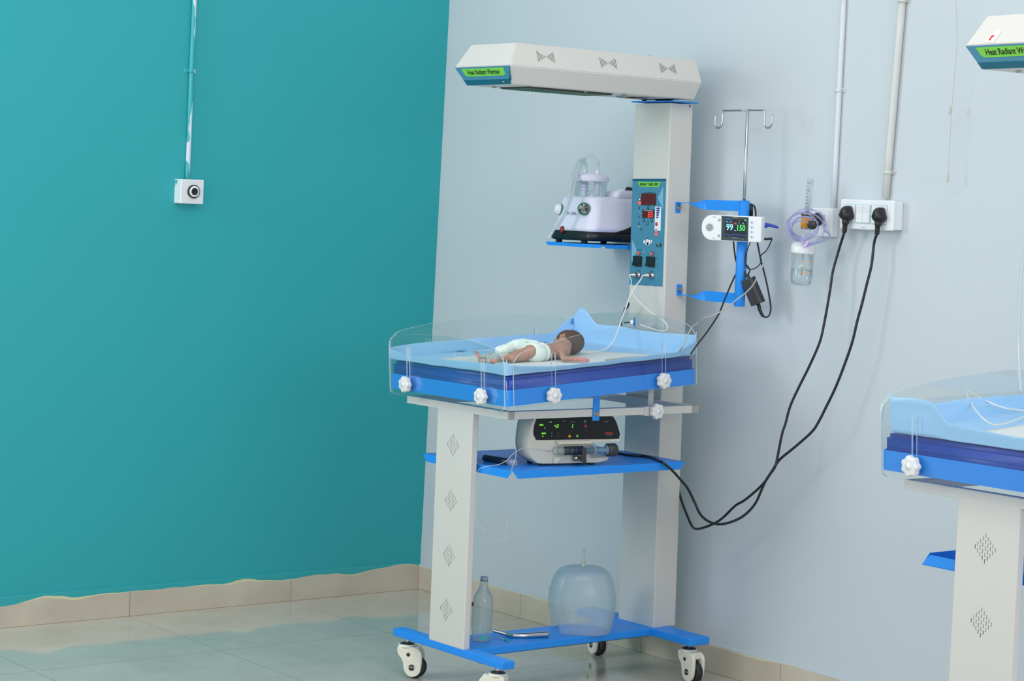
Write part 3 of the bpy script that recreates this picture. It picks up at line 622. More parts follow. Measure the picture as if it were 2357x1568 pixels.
# ------------------------------------------------------------------ mattress and underpad
def mattress(dx=0., dy=0.):
    m = MB(BED); bm = bmesh.new(); bmesh.ops.create_cube(bm, size=1)
    for v in bm.verts: v.co = Vector((TW / 2 + v.co.x * (TW - .012), TL_ / 2 + v.co.y * (TL_ - .012), .048 + v.co.z * .079))
    bmesh.ops.bevel(bm, geom=bm.edges[:], offset=.010, segments=4, affect='EDGES'); m.addbm(bm, 'navy', True)
    m.tube([(.02, .0045, .060), (TW / 2, .0035, .0605), (TW - .02, .0045, .060)], .001, 'navy', 6)
    return m.build('mattress')
mat1 = tag(mattress(), 'navy blue vinyl mattress in the blue tray under the baby', 'mattress', 'navy warmer mattresses')
def underpad(foot_h, near_h, head_h, far_h, seed, corner=.0, e=(.004, .004), white=None):
    """disposable pad: flat centre, borders standing up along the mattress edge"""
    m = MB(BED); NE, NX, NS = 7, 30, 40; H0 = .0895
    cx = [(-1 + k / NE, 0) for k in range(NE)] + [(0, k / NX) for k in range(NX + 1)] + [((k + 1) / NE, 1) for k in range(NE)]
    cy = [(-1 + k / NE, 0) for k in range(NE)] + [(0, k / NS) for k in range(NS + 1)] + [((k + 1) / NE, 1) for k in range(NE)]
    def nz(x, y, s): return noise.noise(Vector((x * s + seed, y * s, seed * 1.7)))
    vs = []; info = []
    for j, (oy, ty) in enumerate(cy):
        for i, (ox, tx) in enumerate(cx):
            x = e[0] + tx * (TW - 2 * e[0]); s = e[1] + ty * (TL_ - 2 * e[1])
            hx = (far_h(s) if ox < 0 else near_h(s)) * abs(ox); hs = (foot_h(x) if oy < 0 else head_h(x)) * abs(oy)
            hh = max(hx, hs) + .25 * min(hx, hs)
            cor = abs(ox) * abs(oy)
            h = H0 + hh + .0012 * nz(x, s, 14) + (.0022 * nz(x, s, 5) if (ox == 0 and oy == 0) else .003 * nz(x + h0, s, 9))
            if ox == 0 and oy == 0: h += .004 * max(0, 1 - min(tx, 1 - tx, ty, 1 - ty) * 14)
            x += ox * .004 * (1 if abs(ox) < .5 else 1.4) + .004 * nz(s, h * 3, 8) * abs(ox); s += oy * .003 + .004 * nz(x, h * 3, 8) * abs(oy)
            if ox < 0: x += .0
            vs.append((x, s, max(h, H0 - .001))); info.append((tx, ty, ox, oy))
    nxc = len(cx); f1, f2 = [], []
    white = white or (.13, .955, .03, .86)
    for j in range(len(cy) - 1):
        for i in range(nxc - 1):
            q = [j * nxc + i, j * nxc + i + 1, (j + 1) * nxc + i + 1, (j + 1) * nxc + i]
            tx = sum(info[k][0] for k in q) / 4; ty = sum(info[k][1] for k in q) / 4; edge = any(info[k][2] or info[k][3] for k in q)
            w = white[0] < tx < white[1] and white[2] < ty < white[3] - .05 * math.sin(tx * 5)
            (f1 if (w and not edge) else f2).append(q)
    m.add(vs, f1, 'pad_white', True); m.add(vs, f2, 'pad_blue', True)
    o = m.build('underpad'); 
    md = o.modifiers.new('thickness', 'SOLIDIFY'); md.thickness = .0016; md.offset = 1
    return o
def foot_h(x): return .028 + .010 * max(0, 1 - x / .08) + .016 * max(0, 1 - (TW - x) / .05) - .004 * math.sin(x * 9)
def near_h(s): return max(.010, .030 - .014 * s / .3 if s < .3 else .016) + .010 * max(0, 1 - s / .05) - .003 * math.sin(s * 7) + .03 * max(0, (s - .68) / .08)
def sstep(t): t = min(1, max(0, t)); return t * t * (3 - 2 * t)
def head_h(x): return .066 + .05 * (1 - sstep((x - .045) / .085)) - .035 * (1 - sstep(x / .03)) + .003 * math.sin(x * 11)
def far_h(s): return .042 + .004 * math.sin(s * 8) + .045 * sstep((s - .66) / .1)
pad1 = tag(underpad(foot_h, near_h, head_h, far_h, 2.3), 'pale blue and white disposable pad spread beneath the baby', 'underpad', 'disposable underpads')
# ------------------------------------------------------------------ baby
def shape_mesh(build, voxel, smooth_it, mats, name, parent, rootloc, disp=None):
    """fuse rounded shapes into one continuous surface"""
    g = MB(); build(g); tmp = g.build('fuse_source'); tmp.location = (0, 0, 0)
    me = tmp.data; xs = [p for p in g.v]
    for i, v in enumerate(me.vertices): v.co = xs[i]
    r = tmp.modifiers.new('r', 'REMESH'); r.mode = 'VOXEL'; r.voxel_size = voxel; r.use_smooth_shade = True
    s = tmp.modifiers.new('s', 'SMOOTH'); s.factor = .5; s.iterations = smooth_it
    dg = bpy.context.evaluated_depsgraph_get(); dg.update(); out = bpy.data.meshes.new_from_object(tmp.evaluated_get(dg))
    bpy.data.objects.remove(tmp)
    for v in out.vertices: v.co = v.co - Vector(rootloc)
    out.materials.clear()
    for k in mats: out.materials.append(M[k])
    for p in out.polygons: p.use_smooth = True; p.material_index = 0
    o = bpy.data.objects.new(name, out); COL.objects.link(o); out.name = name
    if parent is not None: o.parent = parent
    else: o.location = rootloc
    return o
def B(px, py, h): return tb(px, py, h=h)
def cap(mb, p, q, r0, r1, mat='skin', n=5):
    p, q = Vector(p), Vector(q)
    for k in range(n + 1): t = k / n; mb.ell(p.lerp(q, t), [r0 * (1 - t) + r1 * t] * 3, mat, n=12)
def bp(X, Y, h): return B(1060 + X / 6.932, 720 + Y / 6.932, h)     # pixels of the enlarged view of the baby
skin = bpy.data.materials.new('baby_skin'); skin.use_nodes = True; t = NT(skin); p = t.n['Principled BSDF']
p.inputs['Roughness'].default_value = .48; p.inputs['Subsurface Weight'].default_value = .15; p.inputs['Subsurface Radius'].default_value = (.006, .002, .001); p.inputs['Subsurface Scale'].default_value = 1
hand_c = BED @ bp(1990, 755, .100); foot_c = BED @ bp(300, 710, .105); g = t.new('ShaderNodeNewGeometry'); prev = None
for c in (hand_c, foot_c):
    d_ = t.new('ShaderNodeVectorMath', operation='DISTANCE'); t.l.new(g.outputs['Position'], d_.inputs[0]); d_.inputs[1].default_value = c
    mr = t.new('ShaderNodeMapRange'); t.l.new(d_.outputs['Value'], mr.inputs['Value']); mr.inputs['From Min'].default_value = .018; mr.inputs['From Max'].default_value = .045; mr.inputs['To Min'].default_value = 1; mr.inputs['To Max'].default_value = 0
    if prev is None: prev = mr.outputs['Result']
    else: mm = t.new('ShaderNodeMath', operation='MAXIMUM'); t.l.new(prev, mm.inputs[0]); t.l.new(mr.outputs['Result'], mm.inputs[1]); prev = mm.outputs[0]
nz_ = t.new('ShaderNodeTexNoise'); nz_.inputs['Scale'].default_value = 45; t.l.new(g.outputs['Position'], nz_.inputs['Vector'])
mxa = t.new('ShaderNodeMix', data_type='RGBA'); mxa.inputs['A'].default_value = srgb(160, 118, 100); mxa.inputs['B'].default_value = srgb(186, 144, 124); t.l.new(nz_.outputs['Fac'], mxa.inputs['Factor'])
mxb = t.new('ShaderNodeMix', data_type='RGBA'); t.l.new(mxa.outputs['Result'], mxb.inputs['A']); mxb.inputs['B'].default_value = srgb(218, 138, 138); t.l.new(prev, mxb.inputs['Factor']); t.l.new(mxb.outputs['Result'], p.inputs['Base Color'])
M['skin'] = skin
M['hair'] = principled('baby_hair', srgb(94, 70, 62), .75, bump=1, bscale=700, var=.25, vscale=260)
HC = bp(1745, 480, .131)
hd = (bp(2000, 560, .131) - bp(1450, 400, .131)); 
ROT = Matrix.Rotation(math.radians(0), 3, 'Z')
SH = bp(1590, 600, .118); HP = bp(1130, 640, .120)   # chest and hips
AX = (SH - HP).normalized(); SIDE = Vector((0, 0, 1)).cross(AX).normalized()   # SIDE points to the far side
def torso_rot():
    return Matrix((AX, SIDE, Vector((0, 0, 1)).normalized())).transposed()
def body(g):
    R = torso_rot()
    g.ell(SH + AX * -.004, (.036, .038, .027), 'skin', R, 20)
    for k in range(6): t_ = k / 5; c = SH.lerp(HP, t_ * .74); g.ell(c, (.026, .034 - .003 * math.sin(t_ * 3), .0265 - .002 * math.sin(t_ * 3)), 'skin', R, 18)
    g.ell(HP + Vector((0, 0, .003)), (.024, .029, .023), 'skin', R, 20)
    # neck and head
    NK = SH + AX * .030 + Vector((0, 0, .006)); cap(g, SH + AX * .015 + Vector((0, 0, .004)), HC - AX * .01, .019, .022, n=4)
    RH = Matrix.Rotation(math.radians(-12), 3, 'Y') @ R
    g.ell(HC, (.046, .037, .0385), 'skin', R, 28)
    FC = HC + SIDE * .018 - AX * .022 + Vector((0, 0, -.004))
    g.ell(FC, (.026, .024, .027), 'skin', R, 20)                       # cheek and jaw side, face turned away
    g.ell(HC + SIDE * .030 + AX * .004 + Vector((0, 0, .004)), (.028, .018, .026), 'skin', R, 20)
    g.ell(FC + SIDE * .022 + Vector((0, 0, .0)), (.005, .006, .005), 'skin', R, 12)   # nose
    g.ell(FC + SIDE * .018 - AX * .011, (.004, .005, .007), 'skin', R, 12)            # lips
    g.ell(FC + SIDE * .012 - AX * .020, (.007, .008, .008), 'skin', R, 12)            # chin
    # ear facing up
    E = bp(1625, 375, .160)
    for k in range(9):
        a = math.radians(-40 + 250 * k / 8); g.ell(E + AX * (.0085 * math.cos(a)) + SIDE * (.0055 * math.sin(a)) * .8 + Vector((0, 0, .004 * math.sin(a))), (.0026, .0026, .0026), 'skin', None, 8)
    g.ell(E, (.007, .004, .004), 'skin', R, 10)
    # near arm: shoulder, elbow, forearm, hand
    S0 = bp(1590, 600, .118); EL = bp(1650, 735, .104); WR = bp(1890, 745, .102); HN = bp(1975, 752, .102)
    cap(g, S0, EL, .0135, .0095); cap(g, EL, WR, .0095, .0075); 
    fx = (HN - WR).normalized(); fy = Vector((0, 0, 1)).cross(fx).normalized()
    Rh = Matrix((fx, fy, Vector((0, 0, 1)))).transposed()
    g.ell(WR.lerp(HN, .75), (.012, .010, .0065), 'skin', Rh, 14)
    for i in range(4):                                       # curled fingers
        off = fy * (-.0085 + i * .0056); ln = (.0085, .0105, .0105, .009)[i]
        k0 = HN + off + Vector((0, 0, .002)); k1 = k0 + fx * ln + Vector((0, 0, -.001)); k2 = k1 + fx * .002 + Vector((0, 0, -.006)); k3 = k2 - fx * .006
        for a_, b_, ra, rb in ((k0, k1, .0029, .0027), (k1, k2, .0027, .0025), (k2, k3, .0025, .0022)): cap(g, a_, b_, ra, rb, n=3)
    th0 = WR.lerp(HN, .45) - fy * .009; cap(g, th0, th0 + fx * .010 - fy * .004, .0032, .0028, n=3); cap(g, th0 + fx * .010 - fy * .004, th0 + fx * .017 - fy * .001, .0028, .0023, n=3)
    # far arm folded beside the head
    F0 = SH + SIDE * .030 + Vector((0, 0, -.002)); F1 = bp(1215, 440, .125); F1 = SH + SIDE * .050 - AX * .038 + Vector((0, 0, -.006)); F2 = F1 + AX * .045 + SIDE * .022
    cap(g, F0, F1, .0130, .0100); cap(g, F1, F2, .0100, .0075)
    g.ell(F2 + AX * .01, (.011, .009, .006), 'skin', R, 12)
    for i in range(4): q = F2 + AX * .017 + SIDE * (-.007 + i * .0047); cap(g, q, q + AX * .008 - Vector((0, 0, .002)), .0026, .0023, n=2)
    # near leg: thigh drawn up, knee out, shin back towards the foot end
    H1 = HP + SIDE * .004 - AX * .004; KN = bp(990, 690, .108); AN = bp(640, 745, .104); SO = bp(560, 745, .103)
    KN = bp(1010, 685, .112); cap(g, H1, KN, .0140, .0185, n=4); cap(g, KN, bp(820, 730, .107), .0185, .0120); cap(g, bp(820, 730, .105), AN, .0115, .0080)
    # foot with sole turned to the foot end of the bed
    TO = bp(270, 650, .112); HL = bp(330, 770, .100)
    cap(g, AN, HL, .0080, .0085); cap(g, HL, TO, .0078, .0062)
    for i in range(5): q = TO + Vector((.0, -.001, .004)) + (AN - HL).normalized() * (-.004) + SIDE * (-.008 + i * .0042); cap(g, q, q + (TO - HL).normalized() * (.006 - .0007 * i), .0027, .0024, n=2)
    # far leg, mostly hidden behind
    H2 = HP + SIDE * .018; K2 = HP + SIDE * .030 - AX * .045 - Vector((0, 0, .008)); A2 = K2 - AX * .045 - SIDE * .012 - Vector((0, 0, .004))
    cap(g, H2, K2, .018, .0140); cap(g, K2, A2, .0125, .0080); cap(g, A2, A2 - AX * .02 + SIDE * .002, .0075, .0065)
def body_w(g):
    g.xf = BED; body(g)
BL = BED @ Vector((HP.x, HP.y, .0895))
baby = shape_mesh(body_w, .0016, 4, ['skin'], 'person', None, BL)
tag(baby, 'newborn baby lying face down in a nappy, dark hair, one arm stretched out', 'person')
def hair(g):
    g.xf = BED; R = torso_rot()
    g.ell(HC + AX * .0035 - SIDE * .0032 + Vector((0, 0, .0012)), (.0462, .0372, .0392), 'hair', R, 30)
    g.ell(HC + AX * .000 + SIDE * .010 + Vector((0, 0, .0035)), (.0435, .034, .0378), 'hair', R, 24)
    g.ell(HC + SIDE * .027 + AX * .004 + Vector((0, 0, .0075)), (.0275, .019, .0262), 'hair', R, 20)
shape_mesh(hair, .0022, 3, ['hair'], 'hair', baby, BL)
def nappy(g):
    g.xf = BED; R = torso_rot()
    HC_ = bp(1195, 640, .118)
    g.ell(HC_ - SIDE * .003, (.0325, .0410, .0315), 'diaper', R, 24)
    g.ell(bp(1155, 635, .119) - SIDE * .004, (.031, .0440, .0325), 'diaper', R, 24)
    g.ell(HC_ + AX * .012 + Vector((0, 0, .0)), (.014, .0385, .0292), 'diaper', R, 20)
    cap(g, bp(1180, 560, .132), bp(1000, 515, .130), .024, .0215, 'diaper', 10); cap(g, bp(1000, 515, .130), bp(880, 525, .126), .0215, .020, 'diaper', 8)
    cap(g, bp(880, 525, .126), bp(720, 585, .118), .020, .0155, 'diaper', 10); cap(g, bp(720, 585, .118), bp(600, 620, .112), .0155, .010, 'diaper', 8)
    cap(g, bp(840, 560, .122) + SIDE * .018, bp(660, 600, .114) + SIDE * .018, .016, .012, 'diaper', 8)
    for k in range(26):          # gathered waist ruffle
        a = 2 * math.pi * k / 26; c = HC_ + AX * (.026 + .002 * (k % 2)) + SIDE * (-.0350 * math.cos(a)) + Vector((0, 0, .0272 * math.sin(a))); g.ell(c, (.0085, .0048, .0042), 'diaper', R, 8)
    for k in range(5):           # gathered leg opening
        q = bp(1088 + 5 * abs(k - 4), 560 + k * 26, .128 - .003 * k); g.ell(q, (.0045, .0050, .0040), 'diaper', R, 8)
nap = shape_mesh(nappy, .0018, 3, ['diaper', 'leaf', 'orange'], 'nappy', baby, BL); NPR = 0
for pz in nap.data.polygons:
    c = BEDI @ (pz.center + Vector(BL)); 
    # printed leaves near the seat
    for X, Y, r, mi in ((640, 545, .006, 1), (700, 500, .007, 1), (665, 520, .004, 2), (1060, 470, .006, 1), (800, 640, .010, 1), (750, 665, .007, 1), (860, 600, .006, 1), (960, 800, .006, 1)):
        q = tb(1060 + X / 6.932, 720 + Y / 6.932, h=c.z)
        if (q - c).length < r * 1.1 and pz.center.z > .012 and noise.noise(c * 260) > -.35: pz.material_index = mi; NPR += 1
# probe wrap on the foot with its red light, and pulse probe cable
g = MB(BED); 
def wrapb(g):
    g.xf = BED
    for X, Y, h, r in ((560, 735, .106, .0125), (500, 720, .109, .012), (440, 715, .110, .011), (380, 700, .111, .010), (470, 650, .119, .0060), (600, 750, .103, .0100), (340, 700, .110, .0065), (500, 625, .122, .0035), (450, 770, .103, .009)):
        g.ell(bp(X, Y, h), (r, r * .8, r * .9), 'tape', None, 12)
wr = shape_mesh(wrapb, .0018, 1, ['tape'], 'probe_wrap', None, BED @ bp(470, 790, .095)); tag(wr, 'grey strap wrap with a glowing red light round the baby\'s foot', 'oximeter probe')
g = MB(BED); q = bp(526, 758, .112) + Vector((.012, -.009, 0)); g.ell(q, (.004, .004, .0045), 'ledred', None, 12); g.build('probe_light', wr)
# ------------------------------------------------------------------ things on the teal wall
def hit(px, py, o, n):
    r = FW + RT * ((px - W / 2) / F) - UP * ((py - H / 2) / F); o, n = Vector(o), Vector(n); return CAM + r * ((o - CAM).dot(n) / r.dot(n))
wx = LEAN * 1.52
a, c = at(417, 412, x=wx + .045), at(468, 471, x=wx + .045)
y0, y1, z0, z1 = a.y, c.y, c.z + .001, a.z
box = thing('wall_box', (wx, (y0 + y1) / 2, z0), 'square white box with a round black lens on the teal wall', 'wall box')
b = MB(); b.box(wx - .004, wx + .045, y0, y1, z0, z1, 'white', .003)
b.prism([(wx + .002, z1 - .03), (wx + .008, z1 - .012), (wx + .014, z1 - .022), (wx + .020, z1 - .004), (wx + .003, z1 - .004)], .0006, 'tealpaint', (0, y0 + .0002, 0), (1, 0, 0), (0, 0, 1))
b.build('box_body', box)
q = at(445, 441, x=wx + .046); b = MB()
b.lathe([(.0235, 0), (.0235, .008), (.0215, .010), (.0205, .0088)], 'black', (wx + .045, q.y, q.z), (1, 0, 0), 36)
b.lathe([(.0200, .0090), (.0198, .0106), (.0128, .0100)], 'white', (wx + .045, q.y, q.z), (1, 0, 0), 36); b.lathe([(.0126, .0094), (.0126, .012), (.0105, .0125), (.008, .0115), (0, .0115)], 'black', (wx + .045, q.y, q.z), (1, 0, 0), 32)
b.build('lens', box)
m = bpy.data.materials.new('half_painted_conduit'); m.use_nodes = True; t = NT(m); p = t.n['Principled BSDF']; p.inputs['Roughness'].default_value = .5
g = t.new('ShaderNodeTexCoord'); sp = t.new('ShaderNodeSeparateXYZ'); t.l.new(g.outputs['Object'], sp.inputs[0])
n1 = t.new('ShaderNodeTexNoise'); n1.inputs['Scale'].default_value = 7; n1.inputs['Detail'].default_value = 3; n1.inputs['Distortion'].default_value = .6
mp = t.new('ShaderNodeMapping'); mp.inputs['Scale'].default_value = (1, 1, .6); mp.inputs['Location'].default_value = (0, 0, .31); t.l.new(g.outputs['Object'], mp.inputs[0]); t.l.new(mp.outputs[0], n1.inputs['Vector'])
ma = t.new('ShaderNodeMath', operation='MULTIPLY_ADD'); t.l.new(sp.outputs['Y'], ma.inputs[0]); ma.inputs[1].default_value = -9; t.l.new(n1.outputs['Fac'], ma.inputs[2])
mg = t.new('ShaderNodeMath', operation='GREATER_THAN'); t.l.new(ma.outputs[0], mg.inputs[0]); mg.inputs[1].default_value = .52
mx = t.new('ShaderNodeMix', data_type='RGBA'); t.l.new(mg.outputs[0], mx.inputs['Factor']); mx.inputs['A'].default_value = srgb(206, 216, 228); mx.inputs['B'].default_value = srgb(54, 172, 178); t.l.new(mx.outputs['Result'], p.inputs['Base Color']); M['conduit_teal'] = m
def wallx(px, py, off):
    x = .04
    for _ in range(4): q = at(px, py, x=x); x = LEAN * q.z + off
    return at(px, py, x=x)
P0 = wallx(431, 412, .010); P1 = wallx(448, -12, .010)
b = MB(); b.tube([P0, wallx(436, 300, .010), wallx(441, 150, .010), P1], .0085, 'conduit_teal', 14, 4); cdt = b.build('conduit'); tag(cdt, 'thin conduit half smeared with teal paint running down the teal wall', 'conduit')
q = wallx(440, 163, .010); b = MB(); b.box(q.x - .012, q.x - .008, q.y - .022, q.y + .022, q.z - .007, q.z + .007, 'conduit_teal', .001); b.lathe([(.0105, -.007), (.0105, .007), (.0088, .007), (.0088, -.007), (.0105, -.007)], 'conduit_teal', q, (0, 0, 1), 20); b.build('saddle_clip', cdt)
# ------------------------------------------------------------------ things on the white wall
def conduit(p0, p1, r, mat, label, clips):
    a, c = at(*p0, y=-r), at(*p1, y=-r); m = MB(); m.tube([a, a.lerp(c, .5), c], r, mat, 16, 2); o = m.build('conduit'); tag(o, label, 'conduit')
    for px, py in clips:
        q = at(px, py, y=-r); k = MB(); k.lathe([(r + .0022, -.006), (r + .0022, .006), (r + .0004, .006), (r + .0004, -.006), (r + .0022, -.006)], mat, q, (c - a), 20); k.box(q.x - r - .012, q.x + r + .012, -.004, -.0005, q.z - .006, q.z + .006, mat, .001); k.cyl((q.x + r + .007, -.003, q.z), (q.x + r + .007, -.0055, q.z), .003, 'nickel', 10); k.build('saddle_clip', o)
    return o
conduit((1918, 482), (1943, -12), .0085, 'conduit', 'narrow white conduit dropping to the box behind the coiled tubing', [(1931, 208)])
conduit((2038, 457), (2078, -12), .0115, 'conduit2', 'wider white conduit dropping onto the double socket switchboard', [(2043, 397), (2077, 1)])
def zc(X, Y): return 1800 + X / 5.6, 400 + Y / 5.6
SY = -.048
tl, br = at(1935, 458, y=SY), at(2054, 532, y=SY)
sb = thing('switchboard', (tl.x, 0, br.z), 'white wall switchboard with two sockets and two rocker switches', 'switchboard')
b = MB(); b.box(tl.x + .004, br.x - .003, SY + .012, -.0002, br.z + .003, tl.z - .003, 'white', .003); b.prism(rrect(tl.x, br.x, br.z, tl.z, .006, 4), .014, 'white', (0, SY + .014, 0), (1, 0, 0), (0, 0, 1), bev=.004, seg=3)
b.build('enclosure', sb)
for i, (A_, B_) in enumerate((((770, 390), (942, 635)), ((965, 395), (1142, 645)), ((1165, 400), (1350, 655)))):
    p, q = at(*zc(*A_), y=SY), at(*zc(*B_), y=SY); m = MB(); m.prism(rrect(p.x, q.x, q.z, p.z, .001, 2), .0016, 'btnblue', (0, SY + .0003, 0), (1, 0, 0), (0, 0, 1)); m.prism(rrect(p.x + .001, q.x - .001, q.z + .001, p.z - .001, .001, 2), .0026, 'white', (0, SY + .0003, 0), (1, 0, 0), (0, 0, 1))
    if i == 1:
        m.build('switch_module', sb); mid = (p.x + q.x) / 2
        for x0, x1 in ((p.x + .003, mid - .0006), (mid + .0006, q.x - .003)):
            k = MB(); k.prism([(0, .0), (0, .0035), ((p.z - q.z) * .5, .0018), (p.z - q.z - .006, .0055), (p.z - q.z - .006, 0)], x1 - x0, 'white', (x0, SY - .0024, q.z + .003), (0, 0, 1), (0, -1, 0)); k.build('rocker_switch', sb)
    else: m.build('socket', sb)
b = MB(); q = at(*zc(1050, 690), y=SY); b.text('Legrand', q, (1, 0, 0), (0, 0, 1), .006, 'btnblue', depth=.0008); b.build('maker_mark', sb)
def plug(px, py, label, cordpts):
    q = at(px, py, y=SY - .022); o = thing('mains_lead', (q.x, SY - .003, q.z - .03), label, 'power cord', 'black mains leads')
    m = MB(); out = curve2([(-.030, -.024), (-.034, -.012), (-.028, .004), (-.020, .024), (-.012, .034), (.012, .034), (.020, .024), (.028, .004), (.034, -.012), (.030, -.024), (.014, -.034), (-.014, -.034), (-.030, -.024)], 3)[:-1]
    def fr(s, y, dz=0): return [(q.x + a * s * .66, y, q.z + .004 + c * s * .66 + dz) for a, c in out]
    L = [fr(.9, SY - .0028), fr(1., SY - .006), fr(1., SY - .016), fr(.86, SY - .026), fr(.62, SY - .034), fr(.45, SY - .036)]; N = len(out); vs = [p for l in L for p in l]; fs = []
    for j in range(len(L) - 1):
        for i in range(N): a_, b_ = j * N + i, j * N + (i + 1) % N; fs.append([a_, b_, b_ + N, a_ + N])
    fs += [list(range(N))[::-1], list(range((len(L) - 1) * N, len(L) * N))]
    m.add(vs, fs, 'black', True); m.build('plug_body', o)
    m = MB(); m.lathe([(.0115, 0), (.010, -.016), (.0085, -.018)], 'black', (q.x, SY - .018, q.z - .012), (0, 0, 1), 18)
    for k in range(6): zz = -.018 - k * .0042; m.lathe([(.0075, zz), (.0085 - k * .0003, zz - .001), (.0085 - k * .0003, zz - .0026), (.0068, zz - .0036), (.0066, zz - .0044)], 'rubber', (q.x, SY - .018, q.z - .012), (.06, 0, 1), 16)
    m.build('strain_relief', o)
    s0 = Vector((q.x - .003, SY - .018, q.z - .054)); n = len(cordpts); pts = [s0 + Vector((0, 0, .008)), s0]
    for X, Y, d in cordpts: pts.append(at(X, Y, d=d) if not isinstance(d, str) else at(X, Y, z=float(d)))
    k = MB(); k.tube(pts, .0042, 'black', 10, 6); k.build('cord', o)
def dd(px, py, y): return (at(px, py, y=y) - CAM).dot(FW)
c1 = [(1931, 575), (1917, 625), (1910, 672), (1897, 745), (1886, 790), (1862, 845), (1838, 893), (1819, 935), (1808, 975), (1800, 1000), (1789, 1055), (1784, 1075), (1770, 1095), (1760, 1112), (1752, 1130), (1738, 1160), (1715, 1185), (1688, 1200), (1658, 1207), (1632, 1201), (1612, 1184), (1598, 1155), (1583, 1125), (1566, 1104), (1545, 1081), (1525, 1065), (1505, 1055), (1480, 1050), (1450, 1048), (1420, 1044)]
ys = [-.06 - .10 * min(1, k / 12) for k in range(len(c1))]
cp1 = []
dshelf = (at(1505, 1055, z=SZ + .0045) - CAM).dot(FW)
for k, (X, Y) in enumerate(c1):
    dw = dd(X, Y, ys[k]); 
    if k >= 26: d_ = (at(X, Y, z=SZ + .0045) - CAM).dot(FW)
    elif k >= 21: d_ = (at(X, Y, x=1.774) - CAM).dot(FW)
    elif k > 14: t_ = (k - 14) / 7; d_ = dw0 * (1 - t_) + (at(1598, 1155, x=1.774) - CAM).dot(FW) * t_
    else: d_ = dw; dw0 = dw
    cp1.append((X, Y, d_))
cp1[-1] = (1412, 1041, (at(1412, 1041, z=SZ + .0045) - CAM).dot(FW) + .0)
plug(1945, 494, 'black mains lead plugged into the left socket, running to the syringe pump', cp1)
c2 = [(2012, 560), (2006, 610), (1995, 655), (1984, 700), (1973, 740), (1961, 790), (1940, 850), (1921, 897), (1900, 940), (1885, 970), (1868, 995), (1830, 1029), (1795, 1058), (1778, 1083), (1760, 1110), (1738, 1132), (1712, 1153), (1693, 1164), (1665, 1191), (1648, 1203), (1625, 1213), (1603, 1218), (1592, 1210), (1580, 1183), (1571, 1160), (1562, 1130)]
cp2 = []
for k, (X, Y) in enumerate(c2): cp2.append((X, Y, dd(X, Y, -.06 - .08 * min(1, k / 14) + (.05 * max(0, (k - 20) / 5)))))
plug(2020, 498, 'black mains lead plugged into the right socket, ending behind the warmer column', cp2)
# oxygen outlet box, flowmeter, humidifier bottle and coiled tubing
OY = -.031; ol, orr = at(1884, 480, y=OY), at(1913, 546, y=OY); x0 = orr.x - .088
ob = thing('outlet_box', (x0, 0, orr.z), 'plain white oxygen outlet box beside the switchboard', 'outlet box')
b = MB(); b.box(x0, orr.x, OY, -.0002, orr.z, ol.z + .002, 'white', .004); b.build('cover', ob)
q = at(1893, 505, y=OY); b = MB(); b.lathe([(.020, 0), (.020, .010), (.012, .012), (.008, .03)], 'black', (q.x - .015, OY, q.z), (0, -1, 0), 28); b.build('outlet_collar', ob)
FYY = -.105; fb = at(1857, 512, y=FYY)
fm = thing('oxygen_flowmeter', (fb.x, FYY, fb.z), 'clear graduated oxygen flowmeter with amber label and black knob above the water bottle', 'flowmeter')
b = MB(); b.lathe([(.016, -.022), (.018, -.020), (.018, .016), (.0165, .018), (.0165, .020), (.019, .021), (.019, .026), (.013, .028)], 'steel', fb, (0, 0, 1), 28)
b.cyl((fb.x, FYY, fb.z + .0), (orr.x - .05, OY, fb.z + .004), .008, 'steel', 16); b.build('valve_body', fm)
b = MB(); b.lathe([(.0195, .0205), (.0195, .0245)], 'black', fb, (0, 0, 1), 28); b.lathe([(.0187, -.017), (.0187, .017)], 'amber', fb, (0, 0, 1), 28); b.build('amber_label', fm)
q = at(1874, 521, y=FYY - .01); kd = Vector((.75, -.55, -.06)).normalized(); kb = fb + Vector((.014, -.010, -.006)) + RT * .010; pts = []
b = MB(); b.cyl(kb, kb + kd * .014, .006, 'steel', 14); u, v, w = basis(kd); pts = [((.0135 * (1 + .06 * math.cos(8 * a_))) * math.cos(a_), (.0135 * (1 + .06 * math.cos(8 * a_))) * math.sin(a_)) for a_ in [2 * math.pi * k / 48 for k in range(48)]]
b.prism(pts, .022, 'black', kb + kd * .012, u, v, bev=.003, smooth=True); b.build('flow_knob', fm)
top = at(1866, 411, y=FYY); bot = fb + Vector((0, 0, .026)); ax = (top - bot)
b = MB(); b.lathe([(.0105, 0), (.0105, ax.length - .004), (.009, ax.length), (0, ax.length)], 'jar', bot, ax, 24); b.lathe([(.0045, 0), (.0045, ax.length - .008)], 'tube', bot, ax, 14)
for k in range(1, 9): c_ = bot + ax * (.10 + .095 * k); b.box(c_.x - .001, c_.x + .006, c_.y - .0110, c_.y - .0106, c_.z - .0005, c_.z + .0005, 'ink')
for k, tx in ((.30, '3'), (.45, '5'), (.65, '10'), (.88, '15')): b.text(tx, bot + ax * k + Vector((.007, -.0112, 0)), (.9, .43, 0), (0, 0, 1), .008, 'inkblue')
b.cyl(bot, bot + ax.normalized() * .008, .006, 'dark', 12); b.build('flow_tube', fm)
HX = at(1850, 570, y=FYY)
hb = thing('humidifier_bottle', (HX.x, FYY, at(1845, 657, y=FYY).z), 'clear humidifier water bottle with white lid hanging under the flowmeter', 'bottle')
zt_, zb_ = at(1850, 558, y=FYY).z, at(1843, 657, y=FYY).z; xm = HX.x; cxb = at(1846, 620, y=FYY).x
tilt = Vector((HX.x - at(1843, 655, y=FYY).x + .0, 0, zt_ - zb_)).normalized(); bo = Vector((at(1843, 655, y=FYY).x, FYY, zb_)); Lb = (zt_ - zb_)
